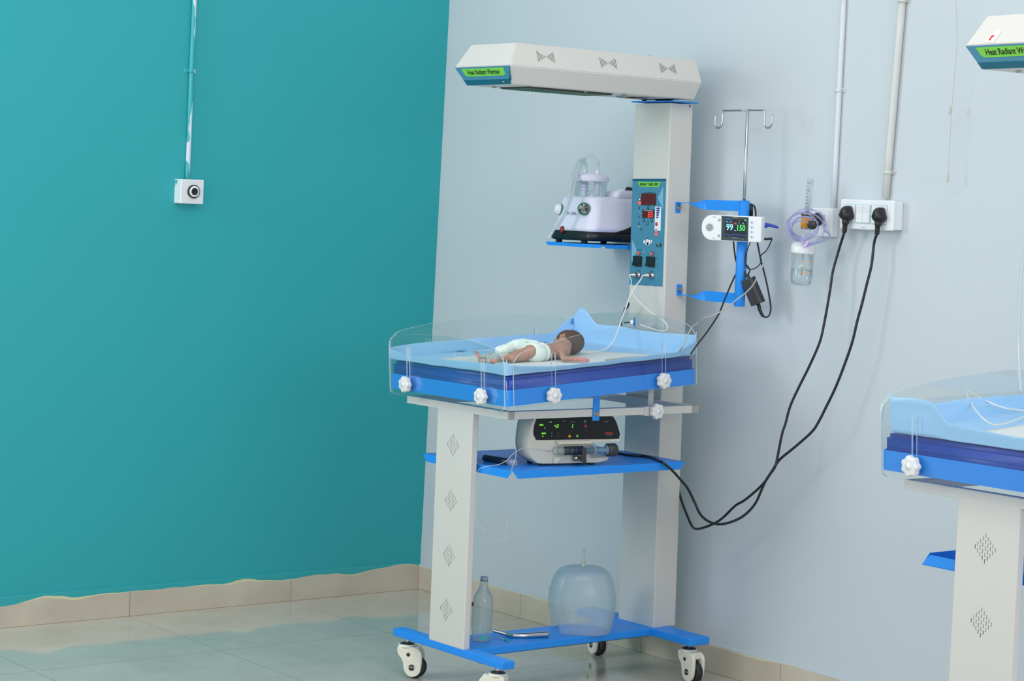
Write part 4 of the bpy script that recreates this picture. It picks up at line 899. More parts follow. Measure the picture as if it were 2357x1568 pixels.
b = MB(); b.lathe([(.0385, Lb - .034), (.0392, Lb - .03), (.0385, Lb - .012), (.034, Lb - .003), (.014, Lb), (.010, Lb + .012), (.010, Lb + .024)], 'white', bo, tilt, 32); b.build('lid', hb)
b = MB(); b.lathe([(.024, .0), (.031, .006), (.0335, .022), (.0355, Lb - .034)], 'jar', bo, tilt, 32); b.build('jar', hb)
b = MB(); b.lathe([(0, .002), (.029, .006), (.0325, .022), (.0338, .05), (0, .05)], 'water', bo, tilt, 32); b.build('water', hb)
b = MB(); b.lathe([(.0028, .032), (.0028, Lb - .03)], 'tube', bo, tilt, 10); b.lathe([(.0045, .032), (.0045, .055), (.003, .056)], 'greycable', bo, tilt, 12); b.build('dip_tube', hb)
b = MB(); tn = Vector((.62, -.79, 0)).normalized(); tu = Vector((.79, .62, 0)).normalized()
for hgt, w_, tx in ((.075, .020, 'MAXIMUM'), (.060, .018, 'H2O'), (.040, .020, 'MINIMUM')): b.text(tx, bo + tilt * hgt + tn * .0352 + tu * .016, tu, (0, 0, 1), .0072, 'amber')
b.build('level_marks', hb)
b = MB(); pts = []
cc = at(1853, 521, y=FYY - .035); dc = (cc - CAM).dot(FW); rng = random.Random(4)
for k in range(86):
    a_ = 2 * math.pi * k / 15; lp = k / 15; rr = .061 - .0062 * lp + .003 * math.sin(a_ * 1.3 + lp); ox = .006 * math.sin(lp * 2.2); 
    pts.append(cc + RT * (rr * math.cos(a_) + ox - .002 * lp) + UP * (rr * .86 * math.sin(a_) - .001 * lp) - FW * (.002 + .0012 * lp * math.sin(a_ * .5)))
b.tube(pts, .0028, 'lilactube', 8, 3)
tail = [at(X, Y, d=dc) for X, Y in ((1898, 495), (1894, 520), (1898, 532), (1908, 537), (1911, 542), (1905, 549), (1890, 556), (1874, 561), (1857, 564))]; b.tube(tail, .0026, 'lilactube', 8, 4)
tail2 = [at(X, Y, d=dc - .003) for X, Y in ((1886, 488), (1899, 508), (1903, 530), (1909, 540), (1902, 551), (1880, 559), (1856, 567))]; b.tube(tail2, .0026, 'lilactube', 8, 4)
coil = b.build('oxygen_tubing'); tag(coil, 'coil of lilac clear oxygen tubing looped over the flowmeter', 'tubing')
b = MB(); a_, c_ = at(1860, 556, d=dc - .003), at(1851, 571, d=dc - .006); M['pinkcap'] = principled('pink_cap', srgb(206, 176, 226), .4)
b.cyl(a_, c_, .0055, 'pinkcap', 14, .0035); b.build('tube_connector', coil)
# hanging string at the right
b = MB(); sp_ = [at(X, Y, y=-.05) for X, Y in ((2200, -12), (2202, 50), (2203, 90), (2200, 140), (2195, 200), (2191, 245), (2188, 300), (2185, 350), (2183, 408))]; b.tube(sp_, .0009, 'string', 6, 4)
so = b.build('hanging_string'); tag(so, 'thin old string with two small tags hanging on the white wall', 'string')
for X, Y in ((2187, 255), (2182, 411)):
    q = at(X, Y, y=-.05); m = MB(); m.prism([(-.007, -.012), (.004, -.010), (.005, .006), (0, .013)], .0015, 'string', q, (1, 0, 0), (0, 0, 1)); m.build('string_tag', so)
# ------------------------------------------------------------------ suction machine on the rear shelf
SZ2 = 1.4015
sm = thing('suction_machine', (1.18, -.16, SZ2), 'white portable suction machine with clear jar on the shelf behind the column', 'suction machine')
def loft(mb, secs, mat, r=.03, n=5, smooth=True):
    L = [[(a, c, z) for a, c in rrect(x0, x1, y0, y1, r, n)] for x0, x1, y0, y1, z in secs]; N = len(L[0]); fs = []
    for j in range(len(L) - 1):
        for i in range(N): a_, b_ = j * N + i, j * N + (i + 1) % N; fs.append([a_, b_, b_ + N, a_ + N])
    fs += [list(range(N))[::-1], list(range((len(L) - 1) * N, len(L) * N))]
    mb.add([p for l in L for p in l], fs, mat, smooth)
b = MB(); loft(b, [(1.082, 1.300, -.287, -.03, 1.411), (1.072, 1.310, -.290, -.026, 1.416), (1.076, 1.308, -.288, -.026, 1.443)], 'black', .035)
b.prism([(-.19, 1.442), (-.026, 1.442), (-.026, 1.490), (-.09, 1.474), (-.15, 1.452)], .0015, 'black', (1.3085, 0, 0), (0, 1, 0), (0, 0, 1))
for x, y in ((1.10, -.26), (1.245, -.268), (1.28, -.06), (1.10, -.06)): b.cyl((x, y, SZ2 + .0002), (x, y, 1.413), .011, 'rubber', 14)
for k in range(12): b.box(1.3095, 1.3105, -.155 + k * .009, -.1515 + k * .009, 1.4165, 1.431, 'dark')
b.build('base', sm)
b = MB(); loft(b, [(1.076, 1.308, -.288, -.026, 1.443), (1.078, 1.307, -.287, -.026, 1.459), (1.084, 1.302, -.280, -.028, 1.470), (1.086, 1.294, -.272, -.03, 1.505), (1.092, 1.284, -.264, -.03, 1.545), (1.098, 1.278, -.258, -.032, 1.556), (1.112, 1.264, -.244, -.04, 1.561)], 'lilac', .035)
b.build('housing', sm)
b = MB(); jz0, jz1 = 1.535, at(1360, 416, y=-.175).z; jc = at(1370, 440, y=-.175)
loft(b, [(1.20, 1.275, -.16, -.03, 1.558), (1.205, 1.27, -.15, -.035, 1.580), (1.215, 1.262, -.12, -.045, 1.590)], 'lilac', .015); b.prism([(-.115, 1.585), (-.05, 1.585), (-.05, 1.593), (-.105, 1.599)], .003, 'dark', (1.262, 0, 0), (0, 1, 0), (0, 0, 1)); b.build('handle', sm)
b = MB(); b.lathe([(.051, 1.497), (.054, 1.50), (.0555, jz1)], 'jar', (jc.x, jc.y - .02, 0), (0, 0, 1), 36); jar = b.build('collection_jar', sm)
jx, jy = jc.x, jc.y - .02
b = MB(); b.lathe([(.058, jz1 - .004), (.0615, jz1 - .002), (.0615, jz1 + .010), (.056, jz1 + .018), (.036, jz1 + .022), (.030, jz1 + .026), (0, jz1 + .027)], 'lilac', (jx, jy, 0), (0, 0, 1), 40)
b.box(jx - .066, jx - .052, jy - .01, jy + .01, jz1 - .008, jz1 + .006, 'lilac', .002)
st = [at(1347, 398, y=jy), at(1376, 397, y=jy)]
for q in st: b.cyl((q.x, jy, jz1 + .02), (q.x, jy, jz1 + .036), .0075, 'lilac', 16)
for q in (st[0], st[1]): b.cyl((q.x, jy - .0, jz1 - .05 - .02 * (q is st[0])), (q.x, jy, jz1), .010, 'lilac', 16)
b.build('jar_lid', sm)
b = MB()
for k, t_ in enumerate(('1000', '750', '500')): q = jz1 - .013 - k * .0115; b.box(jx + .012, jx + .03, jy - .0515 - .002, jy - .0505, q, q + .0008, 'ink'); b.text(t_, (jx + .040, jy - .046, q), (.8, .6, 0), (0, 0, 1), .006, 'ink')
b.build('jar_scale', sm)
gn = Vector((.62, -.76, .20)).normalized(); gq = at(1344, 481, y=-.281); b = MB(); gc = gq - gn * .004
b.lathe([(.0215, 0), (.0215, .008), (.0195, .010), (.0170, .0085)], 'btngreen', gc, gn, 32); M['gaugegreen'] = principled('gauge_green', srgb(40, 110, 92), .35); b.mats[0] = 'gaugegreen'
b.lathe([(.0168, .0088), (0, .0088)], 'white', gc, gn, 28); gu, gv, gw = basis(gn); b.prism([(-.0006, -.006), (.0006, -.006), (.003, .010), (.0022, .0105)], .0004, 'ink', gc + gn * .0095, gu, gv); b.text('kPa', gc + gn * .0096 - gv * .0085, gu, gv, .006, 'ink'); b.build('vacuum_gauge', sm)
rn = Vector((-.35, -.92, .15)).normalized(); rq = at(1287, 482, y=-.272); b = MB(); b.lathe([(.019, -.006), (.019, .004), (.016, .007), (.0145, .014), (.011, .016), (0, .017)], 'white', rq, rn, 28); b.lathe([(.0198, -.006), (.0198, -.001)], 'gaugegreen', rq, rn, 28); b.build('regulator_knob', sm)
rq = at(1294, 529, y=-.289); b = MB(); b.lathe([(.0085, -.002), (.0085, .003), (.0065, .006), (0, .0065)], 'redplastic', rq, (0, -1, 0), 20, sy=1.3); M['rockred'] = principled('dark_red_rocker', srgb(150, 26, 30), .3); b.mats[0] = 'rockred'; b.lathe([(.010, -.002), (.010, .002), (.0088, .002)], 'black', rq, (0, -1, 0), 20, sy=1.3); b.build('power_switch', sm)
b = MB(); q = at(1314, 491, y=-.2745); b.text('Dr. Odin', q + Vector((.004, -.002, 0)), (1, 0, 0), (0, .35, .93), .017, 'ink', sx=.85); b.lathe([(.004, 0), (.004, .001), (0, .001)], 'ink', q + Vector((-.031, -.002, .003)), (0, -1, 0), 14); b.build('lettering', sm)
zp = lambda X, Y, d: at(1220 + X / 4.612, 340 + Y / 4.612, d=d)
dj = (Vector((jx, jy, jz1)) - CAM).dot(FW)
b = MB(); s0 = Vector((st[0].x, jy, jz1 + .030)); s1 = Vector((st[1].x, jy, jz1 + .030))
b.tube([s0, s0 + Vector((0, 0, .02))] + [zp(X, Y, d) for X, Y, d in ((590, 170, dj), (560, 130, dj - .01), (500, 165, dj - .03), (460, 260, dj - .05), (432, 400, dj - .08), (405, 560, dj - .10), (330, 740, dj - .10), (245, 880, dj - .11), (185, 975, dj - .115))], .0058, 'tube', 12, 6)
b.tube([s1, s1 + Vector((0, 0, .02))] + [zp(X, Y, d) for X, Y, d in ((712, 140, dj), (650, 80, dj), (590, 108, dj), (545, 180, dj - .02), (500, 300, dj - .05), (462, 440, dj - .08), (430, 560, dj - .09), (360, 720, dj - .09), (290, 840, dj - .09))], .0055, 'tube', 12, 6)
tag(b.build('suction_tubing'), 'translucent suction tubing arching from the jar lid down the machine\'s side', 'tubing')
# ------------------------------------------------------------------ syringe pump on the middle shelf
pn = Vector((math.cos(math.radians(10)), -math.sin(math.radians(10)), 0)); pu = Vector((-pn.y, pn.x, 0)); pv = Vector((0, 0, 1))
po = at(1241, 1066, z=SZ + .010); po = Vector((po.x, po.y, SZ))
def cpx(X, Y): return 1160 + X / 7.857, 940 + Y / 7.857
def pl2(X, Y, off=0.):
    q = hit(*cpx(X, Y), po + pn * off, pn) - po; return (q.dot(pu), q.z)
pump = thing('syringe_pump', tuple(po), 'ivory syringe pump with glossy black display on the blue shelf', 'syringe pump')
b = MB()
outl = curve2([pl2(*p) for p in ((640, 130), (1300, 118), (1900, 104), (1990, 150), (2050, 270), (2115, 460), (2100, 570), (2040, 598), (1560, 606))], 4) + [pl2(1575, 905), pl2(1905, 885), pl2(1880, 940), pl2(1700, 985)] + curve2([pl2(*p) for p in ((1400, 990), (700, 1005), (560, 960), (480, 860), (458, 650), (490, 350), (540, 190), (640, 130))], 4)[:-1]
bm = bmesh.new(); cn = sum(a for a, c in outl) / len(outl), .07; N = len(outl); rings = []
for dep, sc_ in ((0.0, .965), (-.003, .99), (-.012, 1.0), (-.075, 1.0), (-.10, .97), (-.112, .90), (-.116, .8)):
    rings.append([po + pu * (cn[0] + (a - cn[0]) * (sc_ if dep < -.01 else 1 - (1 - sc_) * .35)) + pv * (max(.006, cn[1] + (c - cn[1]) * (sc_ if dep < -.01 else 1 - (1 - sc_) * .35))) + pn * dep for a, c in outl])
fs = []
for j in range(len(rings) - 1):
    for i in range(N): a_, b_ = j * N + i, j * N + (i + 1) % N; fs.append([a_, a_ + N, b_ + N, b_])
vs = [p for l in rings for p in l]; b.add(vs, fs, 'pumpbody', True)
tri = geometry.tessellate_polygon([[Vector((a, c, 0)) for a, c in outl]])
b.add(rings[0], [list(q) for q in tri], 'pumpbody'); b.add(rings[-1], [list(q) for q in tri], 'pumpbody')
for a_, w_ in ((.02, 0), (.19, 0), (.02, -.085), (.19, -.085)): q = po + pu * a_ + pn * (w_ - .012); b.cyl((q.x, q.y, SZ + .0003), (q.x, q.y, SZ + .009), .009, 'rubber', 14)
b.build('pump_housing', pump)
b = MB(); scr = curve2([pl2(*p) for p in ((560, 260), (600, 185), (700, 168), (1300, 160), (1900, 146), (1970, 160), (2020, 230), (2060, 340), (2093, 460), (2080, 520), (2020, 552), (1300, 564), (640, 576), (570, 545), (532, 460), (540, 340), (560, 260))], 4)[:-1]
if sum(scr[i][0] * scr[(i + 1) % len(scr)][1] - scr[(i + 1) % len(scr)][0] * scr[i][1] for i in range(len(scr))) < 0: scr = scr[::-1]
b.prism(scr, .0018, 'panelblack', po - pn * .0005, pu, pv)
disp = b.build('display_panel', pump)
def PS(X, Y, off=.0015): a_, c_ = pl2(X, Y); return po + pu * a_ + pv * c_ + pn * off
b = MB()
for X, ch in ((905, '4'), (952, '0')): seven(b, ch, PS(X, 348), pu, pv, .0050, .0090, .0009, 'ledgreen')
b.lathe([(.0008, 0), (.0008, .0004), (0, .0004)], 'ledgreen', PS(940, 348), pn, 8); b.build('readout', disp); b = MB(); seven(b, 'C', PS(1228, 346), pu, pv, .0043, .0086, .0009, 'ledgreen')
b.build('readout', disp); b = MB()
for X in (640, 665, 690): b.prism([(0, 0), (.0026, 0), (.0026, .0048), (0, .0048)], .0004, 'ledgreen', PS(X, 314), pu, pv)
for X in (678, 706, 732): b.prism([(0, 0), (.0030, 0), (.0030, .0046), (0, .0046)], .0004, 'ledgreen', PS(X, 468), pu, pv)
b.lathe([(.0014, 0), (.0014, .0005), (0, .0005)], 'ledgreen', PS(736, 358), pn, 10); b.prism([(0, 0), (.0022, -.004), (.0022, .002), (.0, .002)], .0004, 'ledgreen', PS(690, 504), pu, pv); b.build('battery_icon', disp)
b = MB(); b.text('RATE', PS(838, 250), pu, pv, .0036, 'ledgreen'); b.build('lit_caption', disp)
b = MB(); b.text('PURGE', PS(1082, 228), pu, pv, .0034, 'greyrubber'); b.build('caption', disp); b = MB(); b.text('CAPACITY', PS(1240, 246), pu, pv, .0034, 'greyrubber'); b.build('caption', disp); b = MB(); b.text('SP 102', PS(1842, 242), pu, pv, .0048, 'greyrubber'); b.build('lettering', disp); b = MB()
b.text('MEDION', PS(1898, 452), pu, pv, .0078, 'btnred', bold=.03, sx=.98); b.build('maker_mark', disp); b = MB(); b.text('HEALTHCARE', PS(1900, 482), pu, pv, .003, 'greyrubber', sx=1.1)
b.build('lettering', disp)
def ringbtn(X, Y, r, mat, name, inner=None):
    k = MB(); k.lathe([(r, 0), (r, .0006), (r * .82, .0008), (0, .0008)], mat, PS(X, Y), pn, 22)
    k.lathe([(r * .7, .0008), (r * .55, .001), (0, .001)], inner or mat, PS(X, Y), pn, 18); k.build(name, pump)
ringbtn(1462, 236, .0043, 'btnblue', 'button', 'stickdark'); ringbtn(1474, 322, .0044, 'btnred', 'button'); ringbtn(1182, 504, .0045, 'yellow', 'button', 'amber'); ringbtn(1320, 500, .0043, 'btngreen', 'button', 'green')
for X, Y in ((1483, 406), (1490, 498), (612, 504)): ringbtn(X, Y, .0042, 'dark', 'button', 'panelblack')
for X in (855, 970):
    k = MB(); k.prism([(a_, c_) for a_, c_ in rrect(-.0042, .0042, -.0100, .0100, .0041, 5)], .0006, 'dark', PS(X, 475), pu, pv); k.prism(rrect(-.0036, .0036, -.0094, .0094, .0035, 5), .0008, 'panelblack', PS(X, 475), pu, pv)
    for dz in (.0045, -.0045): k.prism([(-.0012, -.001), (.0012, -.001), (.0012, .001), (-.0012, .001)], .0010, 'greyrubber', PS(X, 475) + pv * dz, pu, pv)
    k.build('rocker_keys', pump)
# ledge over the syringe, clamp and pusher
a0, c0 = pl2(960, 590); a1, c1_ = pl2(1550, 640); b = MB(); b.prism([(a0, c1_), (a1, c1_), (a1, c0), (a0 - .01, c0)], .012, 'pumpbody', po, pu, pv, bev=.002); b.build('syringe_ledge', pump)
ysyr = pl2(1200, 765, .016)[1]; sc0 = pl2(900, 765, .016)[0]; sc1 = pl2(1592, 765, .016)[0]; sc2 = pl2(1850, 765, .016)[0]; sc3 = pl2(2015, 745, .016)[0]
SO_ = lambda a_: po + pu * a_ + pv * ysyr + pn * .019
b = MB(); b.lathe([(.018, 0), (.0205, .002), (.0205, sc3 - sc2 - .004), (.017, sc3 - sc2)], 'dark', SO_(sc2), pu, 30); b.cyl(SO_(sc2 + .002) - pn * .03, SO_(sc2 + .002) + pn * .0, .006, 'dark'); b.build('pusher', pump)
b = MB(); b.cyl(SO_(sc3 - .002) + pv * .004 - pn * .01, SO_(sc3 + .008) + pv * .004 - pn * .01, .004, 'steel', 12); b.build('drive_screw', pump)
b = MB(); qa = pl2(1425, 710, .03); qb = pl2(1425, 990, .03); b.prism([(qa[0] - .006, qa[1]), (qa[0] + .008, qa[1]), (qa[0] + .009, ysyr - .025), (qb[0] + .010, qb[1] + .004), (qb[0] + .004, qb[1]), (qb[0] - .012, qb[1] + .006), (qb[0] - .013, qb[1] + .014), (qa[0] - .006, ysyr - .020)][::-1], .010, 'dark', po + pn * .030, pu, pv, bev=.002); qd = pl2(1290, 905, .02)
b.build('syringe_clamp', pump)
b = MB(); b.lathe([(.008, 0), (.008, .016), (.005, .017), (.005, .03)], 'nickel', po + pu * (qd[0] - .004) + pv * qd[1] + pn * .018, pu, 18); b.build('clamp_spindle', pump)
a0, c0 = pl2(880, 880); a1, c1_ = pl2(1010, 985); b = MB(); b.prism([(a0, c1_ + .0), (a0 + .008, c1_), (a1, c0), (a0, c0)][::1], .014, 'pumpbody', po, pu, pv); b.build('barrel_rest', pump)
syr = thing('syringe', tuple(SO_(sc0)), 'large clear loaded syringe clamped in the syringe pump', 'syringe')
b = MB(); L = sc1 - sc0; b.lathe([(.003, -.022), (.0035, -.008), (.004, -.002), (.0125, .0), (.0140, .004), (.0140, L)], 'jar', SO_(sc0), pu, 30); b.lathe([(.014, L), (.0225, L), (.0225, L + .0022), (.014, L + .0022)], 'frost', SO_(sc0), pu, 30); b.build('barrel', syr)
s1_ = pl2(1062, 765, .016)[0]; s2_ = pl2(1175, 765, .016)[0]; b = MB(); b.lathe([(.0136, -.014), (.0136, -.002), (.0120, -.001)], 'frost', SO_(s1_), pu, 26); b.lathe([(0, 0), (.0125, .004), (.0134, .008), (.0134, s2_ - s1_)], 'black', SO_(s1_), pu, 26); M['syrblue'] = principled('syringe_fluid_blue', srgb(96, 132, 158), .3); b.lathe([(.0085, s2_ - s1_), (.0085, sc2 - s1_ - .004), (.0155, sc2 - s1_ - .003), (.0155, sc2 - s1_)], 'syrblue', SO_(s1_), pu, 20)
b.build('plunger', syr)
b = MB()
for k in range(9): b.lathe([(.0142, 0), (.0144, .0005), (.0142, .001)], 'inkblue' if k % 3 == 0 else 'ink', SO_(s2_ + .006 + k * .0048), pu, 26)
b.build('graduations', syr)
# spare syringe lying on the shelf and the fine infusion line
a_, c_ = at(1115, 1054, z=SZ + .011), at(1186, 1066, z=SZ + .011); dirn = (c_ - a_).normalized(); b = MB(); M['syrdark'] = principled('dark_syringe', srgb(26, 44, 62), .3)
sp2 = thing('syringe', (a_.x, a_.y, SZ), 'small dark syringe lying on the blue shelf left of the pump', 'syringe')
Ls = (c_ - a_).length
b.lathe([(.0095, 0), (.0105, .003), (.0105, Ls * .75), (.009, Ls * .78)], 'syrdark', a_, dirn, 24); b.build('barrel', sp2)
b = MB(); b.lathe([(.0100, Ls * .78), (.0105, Ls), (.004, Ls + .002)], 'tube', a_, dirn, 20); b.lathe([(.005, Ls * .78), (.004, Ls * .95)], 'plugblue', a_, dirn, 14); b.build('tip', sp2)
z5 = lambda X, Y, d: at(960 + X / 3.466, 900 + Y / 3.466, d=d)
dn = (Vector((1.80, -.95, .8)) - CAM).dot(FW); b = MB()
dsh = (at(1186, 1085, z=SZ) - CAM).dot(FW) - .02
b.tube([tbw(1165, 876, x=TW + .012), tbw(1167, 905, x=TW + .012)] + [z5(X, Y, dn + k) for X, Y, k in ((726, 150, -.02), (731, 250, -.02), (765, 380, -.02), (790, 480, -.03), (780, 560, -.03), (757, 620, -.03), (762, 720, 0), (788, 850, .02), (770, 940, .04), (732, 1015, .06), (708, 1110, .06), (690, 1185, .06), (655, 1197, .06), (610, 1172, .06), (550, 1112, .05), (500, 1080, .05), (465, 1060, .05), (470, 960, .05), (478, 760, .04), (482, 660, .0), (500, 622, -.03), (570, 600, -.03), (640, 590, -.03), (710, 560, -.03), (770, 500, -.03), (820, 470, -.03), (860, 458, -.03))] + [SO_(sc0) - pu * .022], .0011, 'line', 7, 5)
tag(b.build('infusion_line'), 'fine clear infusion line drooping from the bed to the syringe pump', 'tubing')
# ------------------------------------------------------------------ things on the base
ohc = Vector((1.532, -.452, ZB1)); vd = Vector((FW.x, FW.y, 0)).normalized(); vr = Vector((RT.x, RT.y, 0)).normalized()
oh = thing('oxygen_hood', tuple(ohc), 'frosted plastic oxygen hood standing on the blue base plate', 'oxygen hood')
prof = curve2([(.090, .0), (.0985, .035), (.1035, .075), (.104, .105), (.100, .14), (.090, .172), (.078, .192), (.062, .203), (.04, .207), (0, .208)], 4)
b = MB(); n = 60; vs = []; fs = []
for r_, h_ in prof:
    for i in range(n):
        a_ = 2 * math.pi * i / n; cxx = math.copysign(abs(math.cos(a_)) ** .80, math.cos(a_)); syy = math.copysign(abs(math.sin(a_)) ** .86, math.sin(a_))
        vs.append(ohc + vr * (r_ * 1.06 * cxx) + vd * (r_ * .94 * syy) + Vector((0, 0, h_ * 1.02 + .0003)))
for j in range(len(prof) - 1):
    for i in range(n):
        a_ = 2 * math.pi * (i + .5) / n; zz = (prof[j][1] + prof[j + 1][1]) / 2; da = (a_ - math.radians(195) + math.pi) % (2 * math.pi) - math.pi
        if (da / .62) ** 2 + (zz / .115) ** 2 < 1: continue
        q, w_ = j * n + i, j * n + (i + 1) % n; fs.append([q, w_, w_ + n, q + n])
b.add(vs, fs, 'frost', True); o = b.build('hood_shell', oh); md = o.modifiers.new('thickness', 'SOLIDIFY'); md.thickness = .0025
nz0 = ohc + Vector((0, 0, .211)); b = MB(); b.lathe([(.0085, 0), (.0095, .002), (.0085, .005), (.0075, .018), (.0085, .020), (.005, .022), (.0042, .040), (.0035, .056), (.002, .056)], 'greycable', nz0, (0, 0, 1), 20); M['nozzle'] = principled('translucent_nozzle', srgb(186, 194, 190), .3); b.mats[0] = 'nozzle'; b.build('gas_inlet', oh)
b = MB()
for X, Y in ((1269, 1351), (1297, 1412)): q = hit(X, Y, ohc - vr * .085 - vd * .04, FW); b = MB(); b.cyl(q, q - vr * .008 - vd * .003, .003, 'nozzle', 10); b.build('peg', oh)
bc = Vector((1.512, -.842, ZB1)); bt = thing('water_bottle', tuple(bc), 'empty clear plastic bottle standing beside the support panel', 'bottle')
b = MB(); lean = Vector((.02, .0, 1)); b.lathe([(.024, .0004), (.028, .003), (.0295, .012), (.0285, .028), (.0315, .034), (.0325, .05), (.0325, .125), (.030, .140), (.022, .156), (.014, .170), (.0125, .186), (.0135, .188), (.0135, .192)], 'bottle', bc, lean, 32); b.build('bottle_body', bt)
b = MB(); b.lathe([(.0115, .190), (.0118, .203), (.010, .205), (0, .205)], 'syrblue', bc, lean, 22); M['capgrey'] = principled('grey_cap', srgb(140, 152, 164), .4); b.mats[0] = 'capgrey'; b.build('cap', bt)
b = MB(); q = bc - vr * .030 - vd * .012
for z0_, z1_ in ((.112, .124),): b.prism([(-.003, z0_), (.003, z0_), (.003, z1_), (-.003, z1_)], .0006, 'maroon', Vector((q.x, q.y, ZB1)) , vr, (0, 0, 1))
b.build('label_scrap', bt); b = MB(); b.prism(rrect(-.004, .016, .010, .022, .001, 2), .0006, 'tealplastic', bc - vd * .0300 + Vector((0, 0, .0)), vr, (0, 0, 1)); b.build('seal_scrap', bt)
z6 = lambda X, Y, z: at(1080 + X / 7.84, 1300 + Y / 7.84, z=z)
b = MB(); b.tube([z6(425, 1190, ZB1 + .018), z6(560, 1225, ZB1 + .0125), z6(690, 1262, ZB1 + .0075), z6(800, 1283, ZB1 + .0072), z6(1000, 1283, ZB1 + .0082), z6(1250, 1268, ZB1 + .0092), z6(1400, 1262, ZB1 + .0094), z6(1440, 1262, ZB1 + .0094)], [.0052, .0058, .0068, .0082, .0095, .0104, .0104, .0062], 'steel', 18, 6)
tag(b.build('instrument_handle'), 'bent tapered stainless steel instrument lying between bottle and oxygen hood', 'instrument')
b = MB(); b.cyl(z6(490, 1303, ZB1 + .003), z6(640, 1352, ZB1 + .003), .0024, 'tube', 10); b.cyl(z6(640, 1352, ZB1 + .003), z6(705, 1375, ZB1 + .003), .003, 'tealplastic', 10)
tag(b.build('needle_cap'), 'tiny teal tipped plastic tube lying on the base near the bottle', 'needle cap')
# ------------------------------------------------------------------ patient monitor on the holder tube
pd = (Vector((PIPEX, PIPEY, 1.48)) - CAM).dot(FW)
mc = at(1684, 525, d=pd - .040); mu = Vector((.90, .436, 0)).normalized(); mn = Vector((.436, -.90, 0)).normalized()
mon = thing('pulse_oximeter', (mc.x, mc.y, mc.z - .039), 'white tabletop pulse oximeter reading 99 and 150 clamped on the blue tube', 'pulse oximeter')
Lm, Hm = .193, .079
def z3(X, Y): q = hit(1600 + X / 5.227, 440 + Y / 5.227, mc + mn * .0155, mn) - mc; return (q.dot(mu), q.z)
TLm, BRm = z3(180, 280), z3(795, 620); x0, x1, zb1, zt1 = z3(75, 430)[0], z3(800, 450)[0], z3(600, 612)[1], z3(600, 300)[1]
b = MB(); b.prism(rrect(x0, x1, zb1, zt1, [.036, .004, .004, .036], 8), .031, 'white', mc - mn * .0155, mu, pv, bev=.004, seg=3, smooth=False); b.box(-.01, .01, -.01, .01, -.01, .01, 'white', .002, xf=Matrix.Translation(mc - mn * .022) @ Matrix((mu, mn, pv)).transposed().to_4x4())
b.build('case', mon)
def mq(pts, d0, d1, mat, mb): 
    q = [z3(*p) for p in pts]
    if sum(q[i][0] * q[(i + 1) % len(q)][1] - q[(i + 1) % len(q)][0] * q[i][1] for i in range(len(q))) < 0: q = q[::-1]
    mb.prism(q, d1 - d0, mat, mc + mn * (.0155 + d0), mu, pv)
def mo(X, Y, d): a_, c_ = z3(X, Y); return mc + mu * a_ + pv * c_ + mn * (.0155 + d)
b = MB(); mq(((320, 298), (643, 316), (636, 605), (314, 588)), 0, .0012, 'bezel', b); mq(((362, 328), (622, 343), (616, 562), (358, 545)), .0012, .0015, 'screen', b)
b.text('RespiVision', mo(488, 320, .0015), mu, pv, .0036, 'white'); b.text('Pulse Oximeter', mo(484, 562, .0017), mu, pv, .0034, 'white')
scr_ = b.build('screen', mon)
b = MB(); b.text('99', mo(418, 437, .0018), mu, pv, .0285, 'lcdcyan', bold=.008, sx=.84); b.text('150', mo(552, 447, .0018), mu, pv, .0265, 'lcdgreen', bold=.008, sx=.78); b.text('-', mo(483, 470, .0018), mu, pv, .016, 'lcdcyan', bold=.02)
b.text('16:20:26 15/08', mo(408, 340, .0018), mu, pv, .0036, 'lcdblue', bold=.02); b.text('SpO2', mo(385, 368, .0018), mu, pv, .0036, 'lcdcyan'); b.text('AM  N', mo(432, 372, .0018), mu, pv, .0036, 'lcdcyan'); b.text('PR', mo(530, 385, .0018), mu, pv, .0042, 'lcdgreen'); b.text('2.2', mo(580, 390, .0018), mu, pv, .0045, 'lcdcyan')
mq(((472, 376), (500, 378), (500, 402), (470, 400)), .0015, .0018, 'btnred', b); mq(((528, 345), (540, 346), (540, 358), (528, 357)), .0015, .0018, 'btnred', b); mq(((596, 346), (618, 347), (618, 357), (596, 356)), .0015, .0018, 'lcdgreen', b)
wv = [(362, 522), (388, 520), (402, 530), (432, 536), (436, 524), (520, 528), (616, 534)]; b.tube([mo(X, Y, .0019) for X, Y in wv], .00035, 'lcdblue', 5, 1); b.lathe([(.0010, 0), (.001, .0004), (0, .0004)], 'ledgreen', mo(574, 583, .0013), mn, 10); b.build('readout', scr_)
b = MB(); b.lathe([(.0125, 0), (.0125, .0012), (.0115, .0014), (0, .0010)], 'greyrubber', mo(175, 436, 0), mn, 28)
for k in range(8): a_ = 2 * math.pi * k / 8; c_ = mo(175, 436, .0014); dv = mu * math.cos(a_) + pv * math.sin(a_); dw_ = mu * -math.sin(a_) + pv * math.cos(a_); b.add([c_ + dv * .004 - dw_ * .0006, c_ + dv * .009 - dw_ * .0008, c_ + dv * .009 + dw_ * .0008, c_ + dv * .004 + dw_ * .0006], [[0, 1, 2, 3]], 'dark')
b.build('speaker', mon)
for X, Y in ((292, 348), (286, 538)): b = MB(); b.lathe([(.0042, 0), (.0042, .0008), (0, .001)], 'greyrubber', mo(X, Y, 0), mn, 18); b.build('sensor_button', mon)
b = MB()
for X, Y in ((232, 311), (224, 566)): b = MB(); b.prism(rrect(-.0055, .0055, -.0013, .0013, .0012, 3), .0005, 'greyrubber', mo(X, Y, 0), mu, pv); b.build('grip_mark', mon)
